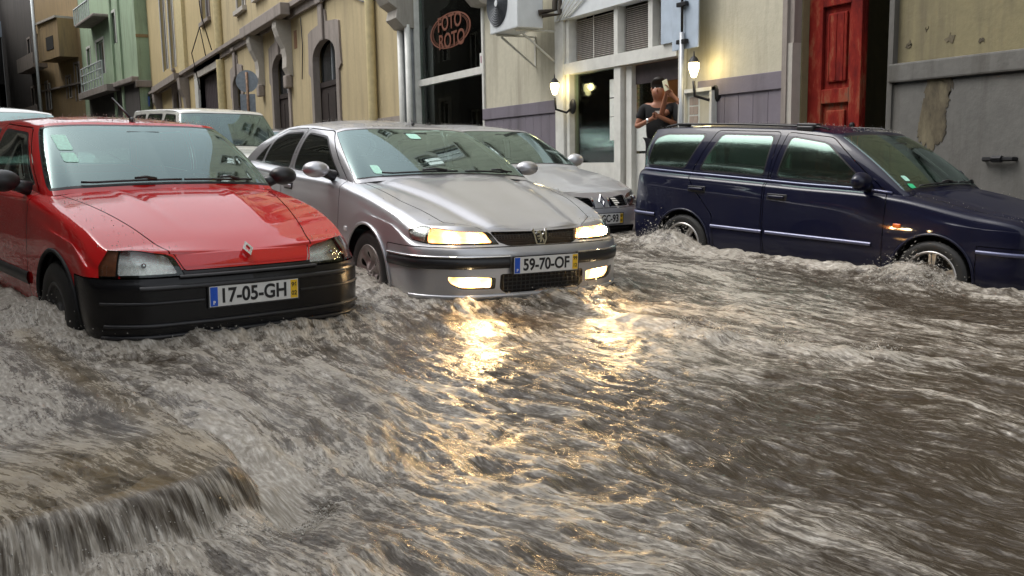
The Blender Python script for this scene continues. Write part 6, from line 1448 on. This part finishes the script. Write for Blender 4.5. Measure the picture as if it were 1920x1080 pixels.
# hydraulic jump: a broken crest across the stream
jl = [(-4.75, 3.25), (-4.38, 3.38), (-4.14, 3.46), (-3.84, 3.64), (-3.45, 3.91), (-3.2, 4.2)]
jd = np.full(X.shape, 9.)
for a, b in zip(jl[:-1], jl[1:]):
    ax, ay = a; ex, ey = b[0] - a[0], b[1] - a[1]; t = np.clip(((X - ax) * ex + (Y - ay) * ey) / (ex * ex + ey * ey), 0, 1); jd = np.minimum(jd, np.hypot(X - ax - t * ex, Y - ay - t * ey))
jump = np.exp(-(jd / .10) ** 2); jn = .5 + .5 * fbm(X / .16, Y / .14, 33, 3)
W = W + jump * (.055 * jn + .02) * .9
# lip of the fall over the kerb, dark notch beyond the corner
notch = np.exp(-((X + 2.93) / .13) ** 2 - ((Y - .68) / .09) ** 2); W = W - .10 * notch
froth = np.exp(-((kd - .16) / .11) ** 2) * np.clip((X + 4.0) / .9, 0, 1)
W = W + froth * .03 * (.6 + fbm(X / .11, Y / .10, 77, 3))
curt = np.where(on > .5, 0, 1)
filmz = filmw
Z = np.where(kd < 0, np.maximum(filmz, W), np.maximum(W, filmz - np.clip((kd + .02 + .045 * fbm(X / .33, Y / .33, 301, 2)) / .27, 0, 1) ** 1.7 * .42 + .0))
lipn = .014 * ridge(fl_t / .035 + X, X * 0 + fl_s / .3, 19, 2); 
dk_ = np.full(X.shape, 9.); qk = np.zeros(X.shape); acc = 0.
for a, b in zip(KE[3:-1], KE[4:]):
    ax, ay = a; ex, ey = b[0] - a[0], b[1] - a[1]; l = math.hypot(ex, ey); t = np.clip(((X - ax) * ex + (Y - ay) * ey) / (l * l), 0, 1); d = np.hypot(X - ax - t * ex, Y - ay - t * ey); m_ = d < dk_; dk_ = np.where(m_, d, dk_); qk = np.where(m_, acc + t * l, qk); acc += l
fall = np.exp(-((kd - .09) / .085) ** 2) * (Z > W + .002); qk = qk + .55 * kd + .05 * fbm(X / .2, Y / .2, 311, 3)
Z = Z + .030 * fbm(qk / .14 + 3 * kd, kd / .22, 19, 3) * fall + .008 * ridge(qk / .05, kd / .10, 29, 2) * fall
# foam amount
st1 = fbm(S_ / .42, T_ / .085, 101, 4, .6); st2 = ridge(S_ / .20, T_ / .05, 131, 3); cr = (big_ + midn) / .05
foam = .16 + .36 * st1 + .34 * (st2 - .2) + .42 * cr + .75 * wake ** 1.5 * (.6 + .8 * fbm(X / .12, Y / .10, 141, 4, .6)) + .8 * jump * jn + .7 * froth
patch = fbm(S_ / 1.6, T_ / .8, 151, 3); foam = foam + .40 * patch
foam = foam + .12 * np.clip(1 - np.abs(kd + .8) / 1.2, 0, 1)
foam = foam * (1 - fall) + fall * (.22 + .55 * ridge(qk / .045 + 2 * kd, kd / .3, 201, 3) + .3 * fbm(qk / .2, kd / .2, 205, 2))
foam = foam + .16 * np.clip((-X - 2.2) / 2, 0, 1) * np.clip(1.6 - Y * .5, 0, 1)
foam = foam - .10 * np.clip((X + 3.4) / 1.5, 0, 1) * np.clip((Y - 1.2) / 1.5, 0, 1)  # foam thinned to put a vignette's darker lower right into the colour
foam = np.clip(foam, 0, 1)
clear = np.clip((.02 - kd) / .06, 0, 1) * np.clip((kd + .95) / .5, 0, 1) * np.clip((X + 3.75 + .25 * fbm(X / .3, Y / .3, 401, 3)) / .5, 0, 1) + .9 * np.clip(1 - np.abs(kd + .07) / .10, 0, 1) * (X > -5.6)
clear = np.clip(clear, 0, 1)   # thin tan film over the kerb edge
nx_, ny_ = len(XS), len(YS)
i, j = np.meshgrid(np.arange(nx_ - 1), np.arange(ny_ - 1), indexing='ij'); a = (i * ny_ + j).ravel(); F = np.stack([a, a + ny_, a + ny_ + 1, a + 1], 1)
V = np.stack([X.ravel(), Y.ravel(), Z.ravel()], 1)
me = bpy.data.meshes.new('flood_water'); me.vertices.add(len(V)); me.vertices.foreach_set('co', V.ravel()); me.loops.add(F.size); me.loops.foreach_set('vertex_index', F.ravel().astype(np.int32)); me.polygons.add(len(F)); me.polygons.foreach_set('loop_start', np.arange(0, F.size, 4, dtype=np.int32)); me.update(calc_edges=True); me.shade_smooth()
for nm, arr in (('foam', foam), ('clear', clear), ('wake', wake), ('fs', S_), ('ft', T_)):
    at = me.attributes.new(nm, 'FLOAT', 'POINT'); at.data.foreach_set('value', arr.ravel().astype(np.float32))
print('water verts', len(V))
m, nt, b = new_mat('muddy_flood_water')
def attr(n): t = N(nt, 'ShaderNodeAttribute'); t.attribute_name = n; return t.outputs['Fac']
cx_ = N(nt, 'ShaderNodeCombineXYZ'); nt.links.new(attr('fs'), cx_.inputs[0]); nt.links.new(attr('ft'), cx_.inputs[1])
mp = N(nt, 'ShaderNodeMapping'); mp.inputs['Scale'].default_value = (8, 46, 1); nt.links.new(cx_.outputs[0], mp.inputs[0])
mp2 = N(nt, 'ShaderNodeMapping'); mp2.inputs['Scale'].default_value = (34, 140, 1); nt.links.new(cx_.outputs[0], mp2.inputs[0])
s1_ = noise(nt, mp.outputs[0], 1, 5, .6); s2_ = noise(nt, mp2.outputs[0], 1, 4, .6)
iso = noise(nt, objco(nt), 17, 5, .55)
wk = N(nt, 'ShaderNodeMath', operation='POWER'); nt.links.new(attr('wake'), wk.inputs[0]); wk.inputs[1].default_value = .7
stx = N(nt, 'ShaderNodeMix'); nt.links.new(wk.outputs[0], stx.inputs[0]); nt.links.new(s1_, stx.inputs[2]); nt.links.new(iso, stx.inputs[3])
ad = N(nt, 'ShaderNodeMath', operation='MULTIPLY_ADD'); nt.links.new(stx.outputs[0], ad.inputs[0]); ad.inputs[1].default_value = 1.7; ad.inputs[2].default_value = -1.05
ad2 = N(nt, 'ShaderNodeMath', operation='MULTIPLY_ADD'); nt.links.new(s2_, ad2.inputs[0]); ad2.inputs[1].default_value = 1.1; nt.links.new(ad.outputs[0], ad2.inputs[2])
ad3 = N(nt, 'ShaderNodeMath', operation='ADD'); nt.links.new(ad2.outputs[0], ad3.inputs[0]); nt.links.new(attr('foam'), ad3.inputs[1])
fr_ = ramp(nt, ad3.outputs[0], [(.42, (0, 0, 0)), (.80, (.45, .45, .45)), (1.0, (1, 1, 1))])
fc = ramp(nt, noise(nt, mp2.outputs[0], .55, 4, .55), [(.30, (.19, .165, .13)), (.50, (.32, .29, .245)), (.72, (.58, .545, .49))])
colr = mixc(nt, fr_, (.042, .031, .020), fc)
tanc = ramp(nt, noise(nt, objco(nt), 9, 5, .6), [(.3, (.18, .135, .075)), (.7, (.42, .34, .22))])
cl = N(nt, 'ShaderNodeMath', operation='MULTIPLY'); nt.links.new(attr('clear'), cl.inputs[0]); cl.inputs[1].default_value = .6
colr = mixc(nt, cl.outputs[0], colr, tanc)
nt.links.new(colr, b.inputs['Base Color']); b.inputs['IOR'].default_value = 1.33; b.inputs['Specular IOR Level'].default_value = .6
rr = N(nt, 'ShaderNodeMath', operation='MULTIPLY_ADD'); nt.links.new(fr_, rr.inputs[0]); rr.inputs[1].default_value = .30; rr.inputs[2].default_value = .10; nt.links.new(rr.outputs[0], b.inputs['Roughness'])
hh = mixc(nt, .45, stx.outputs[0], s2_); bp = N(nt, 'ShaderNodeBump'); bp.inputs['Strength'].default_value = .62; bp.inputs['Distance'].default_value = .018; nt.links.new(hh, bp.inputs['Height']); nt.links.new(bp.outputs[0], b.inputs['Normal'])
tr = N(nt, 'ShaderNodeBsdfTransparent'); tr.inputs[0].default_value = (.80, .72, .58, 1); ms = N(nt, 'ShaderNodeMixShader'); cm = N(nt, 'ShaderNodeMath', operation='MULTIPLY'); inv = N(nt, 'ShaderNodeMath', operation='SUBTRACT'); inv.inputs[0].default_value = 1.0; inv.use_clamp = True
fr2 = N(nt, 'ShaderNodeMath', operation='MULTIPLY'); nt.links.new(fr_, fr2.inputs[0]); fr2.inputs[1].default_value = 1.3; nt.links.new(fr2.outputs[0], inv.inputs[1]); nt.links.new(attr('clear'), cm.inputs[0]); nt.links.new(inv.outputs[0], cm.inputs[1])
cm2 = N(nt, 'ShaderNodeMath', operation='MULTIPLY'); nt.links.new(cm.outputs[0], cm2.inputs[0]); cm2.inputs[1].default_value = .72
om = nt.nodes['Material Output']; nt.links.new(cm2.outputs[0], ms.inputs[0]); nt.links.new(b.outputs[0], ms.inputs[1]); nt.links.new(tr.outputs[0], ms.inputs[2]); nt.links.new(ms.outputs[0], om.inputs[0])
me.materials.append(m); wo_ = bpy.data.objects.new('flood_water', me); COL.objects.link(wo_); wo_['kind'] = 'structure'
M['spray'], nt, b = new_mat('spray'); b.inputs['Base Color'].default_value = (.40, .38, .34, 1); b.inputs['Roughness'].default_value = .12
def zw_at(x, y):
    i = min(len(XS) - 1, max(0, int(np.searchsorted(XS, x)))); j = min(len(YS) - 1, max(0, int(np.searchsorted(YS, y)))); return Z[i, j]
# ---- spray: clumps of droplets and torn sheets thrown up round wheels, bumpers and the crest
ico = bmesh.new(); bmesh.ops.create_icosphere(ico, subdivisions=1, radius=1); ICV = np.array([v.co[:] for v in ico.verts]); ICF = np.array([[v.index for v in f.verts] for f in ico.faces]); ico.free()
def spray(name, label, spots, n, hmax, rmin=.0025, rmax=.008, flow=(.25, .07), seed=1):
    g = np.random.RandomState(seed); Vs = []; Fs = []; nb = 0
    for k in range(n):
        sx0, sy0, rad = spots[g.randint(len(spots))]; t = g.rand()
        x = sx0 + g.normal() * rad; y = sy0 + g.normal() * rad; u = abs(g.normal()) * .5; z = zw_at(x, y) + min(u, 1.8) * hmax * g.rand()
        r = rmin + (rmax - rmin) * g.rand() ** 3; st = 1 + 2.2 * g.rand()
        d = np.array([1, .27, g.normal() * .8]); d /= np.linalg.norm(d)
        v = ICV * r; v = v + np.outer(v @ d, d) * (st - 1); v = v * (1 + .25 * g.normal(size=(len(v), 1))) + (x, y, z)
        Vs.append(v); Fs.append(ICF + nb); nb += len(v)
    o = npobj(name, np.vstack(Vs), np.vstack(Fs), M['spray'], None); o['kind'] = 'stuff'; o['label'] = label; return o
def cw(c, lx, ly): p = c.root.matrix_world @ Vector((lx, ly, .2)); return (p.x, p.y)
spray('wheel_spray', 'brown spray and droplets thrown up round the wheels and bumpers', [(*cw(polo, .10, -.98), .10), (*cw(polo, -.2, -.95), .13), (*cw(polo, -2.40, -.95), .12), (*cw(polo, -2.7, -.92), .12)], 2600, .19, .0012, .005, seed=3)
spray('bumper_spray', 'droplets splashing between the red hatchback and the silver saloon', [(*cw(sal, -.02, -1.0), .10), (*cw(sal, .45, -.95), .12), (*cw(sal, .95, -.3), .14), (*cw(sal, .95, .4), .14), (*cw(clio, .60, .78), .10), (*cw(clio, .76, -.2), .16), (*cw(clio, .5, -.8), .12), (*cw(clio, -.05, -.95), .12)], 2400, .09, .0012, .0042, seed=4)
spray('crest_spray', 'droplets leaping from the broken crest in mid stream', [(a, b, .06) for a, b in jl[1:5]], 700, .08, .0015, .0045, seed=5)
spray('kerb_spray', 'droplets at the foot of the little fall over the kerb', [(-2.85, .66, .07), (-2.78, .48, .07), (-2.74, .2, .08), (-2.9, .75, .05), (-2.7, -.1, .08)], 1100, .05, .0012, .0035, seed=6)
# the saloon's lamps throw light down the street
for ly, lz, en, lx in ((-.56, .64, 14, .96), (.56, .64, 14, .96), (-.50, .345, 8, 1.0), (.50, .345, 8, 1.0)):
    ld = bpy.data.lights.new('headlight_beam', 'SPOT'); ld.energy = en; ld.color = (1, .66, .30); ld.spot_size = D2R(100); ld.spot_blend = .8; ld.shadow_soft_size = .07
    lo = bpy.data.objects.new('headlight_beam', ld); COL.objects.link(lo); lo.parent = sal.root; lo.location = (lx, ly, lz); lo.rotation_euler = (0, D2R(-80), 0)
# rain bursting on the roofs and bonnets
def rain_on(name, label, cars, n, seed):
    g = np.random.RandomState(seed); Vs = []; Fs = []; nb = 0
    for c in cars:
        Mx = np.array(c.root.matrix_world); P = np.vstack([c.roof[0][:, :3], c.hood[0][:, :3]]); P = np.vstack([P, P * (1, -1, 1)])
        for k in range(n):
            p = P[g.randint(len(P))] + (g.normal() * .02, g.normal() * .02, .004 + abs(g.normal()) * .012); p = Mx[:3, :3] @ p + Mx[:3, 3]
            r = .0009 + .0022 * g.rand() ** 2; Vs.append(ICV * r * (1, 1, 1 + g.rand()) + p); Fs.append(ICF + nb); nb += len(ICV)
    o = npobj(name, np.vstack(Vs), np.vstack(Fs), M['spray'], None); o['kind'] = 'stuff'; o['label'] = label
bpy.context.view_layer.update()
rain_on('rain_splashes', 'rain drops bursting on the car roofs and bonnets', (clio, sal, polo, meg), 1300, 8)
# ------------------------------------------------------------------ two people in the shop doorway
M['skin'] = plain('skin', (.30, .13, .075), .5, 0, .12, 20, .05); M['hair'] = plain('dark_hair', (.012, .008, .006), .6, 0, .3, 60, .5)
M['tshirt'] = plain('black_tshirt', (.004, .004, .005), .85, 0, .2, 20, .2); M['trousers'] = plain('dark_trousers', (.006, .006, .009), .85, 0, .2, 20, .2)
def skin_mesh(name, verts, edges, radii, mat, parent, sub=2, root=0):
    me = bpy.data.meshes.new(name); me.from_pydata(verts, edges, []); o = bpy.data.objects.new(name, me); COL.objects.link(o)
    sk = o.modifiers.new('s', 'SKIN'); o.modifiers.new('ss', 'SUBSURF').levels = sub
    for v, r in zip(me.skin_vertices[0].data, radii): v.radius = r if isinstance(r, tuple) else (r, r)
    me.skin_vertices[0].data[root].use_root = True
    dg = bpy.context.evaluated_depsgraph_get(); m2 = bpy.data.meshes.new_from_object(o.evaluated_get(dg)); bpy.data.objects.remove(o)
    return link_mesh(name, m2, mat, parent, True)
def person(loc, face, label, arms, hgt=1.78, tilt=0, hold=None):
    k = hgt / 1.78; root = empty('person', loc, label, 'person'); root.rotation_euler = (0, 0, face); root.scale = (k, k, k)
    # body faces -Y locally
    V = [(0, 0, .98), (0, 0, 1.15), (0, 0, 1.33), (0, .0, 1.45), (0, -.01, 1.50), (0, -.03, 1.57), (0, -.03, 1.67), (.09, 0, .92), (.11, -.02, .50), (.11, .02, .09), (.11, -.12, .04), (-.09, 0, .92), (-.11, -.02, .50), (-.11, .02, .09), (-.11, -.12, .04)]
    E = [(0, 1), (1, 2), (2, 3), (3, 4), (4, 5), (5, 6), (0, 7), (7, 8), (8, 9), (9, 10), (0, 11), (11, 12), (12, 13), (13, 14)]
    R = [(.14, .09), (.13, .09), (.155, .10), (.10, .07), (.070, .072), (.104, .125), (.104, .125), (.085, .085), (.058, .058), (.042, .042), (.035, .045), (.085, .085), (.058, .058), (.042, .042), (.035, .045)]
    hands = []
    for sgn, (el, ha) in zip((1, -1), arms):
        n = len(V); V += [(sgn * .17, 0, 1.42), (sgn * .205, 0, 1.38), el, tuple(np.array(el) * .35 + np.array(ha) * .65), ha]; E += [(2, n), (n, n + 1), (n + 1, n + 2), (n + 2, n + 3), (n + 3, n + 4)]; R += [.06, .056, .043, .033, (.028, .022)]
        e_, h_ = np.array(el), np.array(ha); d = h_ - e_; d /= np.linalg.norm(d); s_ = np.cross(d, (0, -1, .1)); s_ /= np.linalg.norm(s_); c_ = np.cross(d, s_)
        palm = h_ + d * .05; n2 = len(V); V.append(tuple(palm)); E.append((n + 4, n2)); R.append((.036, .018))
        for q, ln in zip((-.030, -.010, .010, .030), (.060, .070, .066, .052)):
            m0 = len(V); b0 = palm + d * .03 + s_ * q; V += [tuple(b0), tuple(b0 + d * ln * .5 - c_ * .008), tuple(b0 + d * ln * .75 - c_ * .035)]; E += [(n2, m0), (m0, m0 + 1), (m0 + 1, m0 + 2)]; R += [.010, .009, .008]
        m0 = len(V); V += [tuple(palm + s_ * -.04), tuple(palm + s_ * -.055 + d * .03 - c_ * .02)]; E += [(n2, m0), (m0, m0 + 1)]; R += [.012, .010]
        hands.append(palm)
    body = skin_mesh('body', V, E, R, M['skin'], root)
    sv = [(0, 0, .86), (0, 0, 1.15), (0, 0, 1.34), (0, 0, 1.465)]; se = [(0, 1), (1, 2), (2, 3)]; sr = [(.20, .15), (.185, .14), (.20, .14), (.115, .09)]
    for sgn, (el, ha) in zip((1, -1), arms):
        n = len(sv); m_ = np.array((sgn * .21, 0, 1.385)) * .35 + np.array(el) * .65; sv += [(sgn * .18, 0, 1.40), (sgn * .21, 0, 1.385), tuple(m_)]; se += [(2, n), (n, n + 1), (n + 1, n + 2)]; sr += [.085, .080, .066]
    skin_mesh('tshirt', sv, se, sr, M['tshirt'], root)
    skin_mesh('trousers', [(0, 0, .96), (.09, 0, .88), (.11, -.02, .50), (.11, .02, .10), (-.09, 0, .90), (-.11, -.02, .50), (-.11, .02, .10)], [(0, 1), (1, 2), (2, 3), (0, 4), (4, 5), (5, 6)], [(.17, .13), .105, .078, .068, .105, .078, .068], M['trousers'], root)
    hb_ = MB().ball((0, -.012, 1.69), 1, 18, (.110, .132, .122)); hb_.v = [(x, max(y, -.118) if z > 1.755 else max(y, -.02), max(z, 1.58)) for x, y, z in hb_.v]
    hb_.build('hair', M['hair'], root, True)
    MB().ball((.033, -.128, 1.65), .008, 8, (1.3, .7, .8)).ball((-.033, -.128, 1.65), .010, 8).build('eyes', M['white_ink'], body, True); MB().ball((.033, -.136, 1.65), .005, 6).ball((-.033, -.136, 1.65), .005, 6).build('pupils', M['hair'], body, True)
    MB().ball((0, -.142, 1.62), 1, 10, (.016, .024, .028)).build('nose', M['skin'], body, True); MB().ball((0, -.130, 1.577), 1, 10, (.028, .010, .008)).build('mouth', plain('lips', (.30, .09, .07), .5) if 'lips' not in bpy.data.materials else bpy.data.materials['lips'], body, True)
    for s_ in (-1, 1): MB().ball((s_ * .095, -.02, 1.635), 1, 8, (.012, .02, .032)).build('ear', M['skin'], body, True)
    MB().box(-.03, .03, -.128, -.12, 1.30, 1.34).build('shirt_print', M['white_frame'], root)
    return root, hands
pa, pz = FS.P(1230, 185, .1); fw_ = .55
pp = FS.w(pa, fw_, .05); person((pp[0], pp[1], fw_), .80, 'person in a black t-shirt standing in the shop doorway, hands clasped at the chest',
       (((.30, -.08, 1.13), (.06, -.29, 1.25)), ((-.30, -.06, 1.13), (-.05, -.29, 1.23))), 1.90)
pb = FS.w(FS.S(1290, 190, -.2), fw_, -.18); r2, _h = person((pb[0], pb[1], fw_), .25, 'person in dark clothes at the right of the shop doorway raising a pale phone', (((.24, -.20, 1.26), (.06, -.34, 1.50)), ((-.26, -.22, 1.28), (-.06, -.36, 1.56))), 1.90)
ph_ = MB().box(-.04, .04, -.008, .008, -.075, .075).build('phone', plain('pale_phone', (.62, .60, .42), .4), None, bevel=.006)
ph_.matrix_world = r2.matrix_basis @ Matrix.Translation(Vector(_h[1]) + Vector((.0, -.03, .06))) @ Matrix.Rotation(-.3, 4, 'Y'); tag(ph_, 'pale phone held up by the person at the right of the doorway', 'phone')
bpy.context.view_layer.update()
w_ = MB().lathe([(.036, -.012), (.040, 0), (.036, .012)], 14, 'x').build('wristwatch', M['chrome'], None, True)
pw_ = Vector(pp[:2] + (fw_,)); R0 = bpy.data.objects['person'].matrix_basis; w_.matrix_world = R0 @ Matrix.Translation((-.115, -.245, 1.205)); tag(w_, 'silver wristwatch on the arm of the person with clasped hands', 'watch')
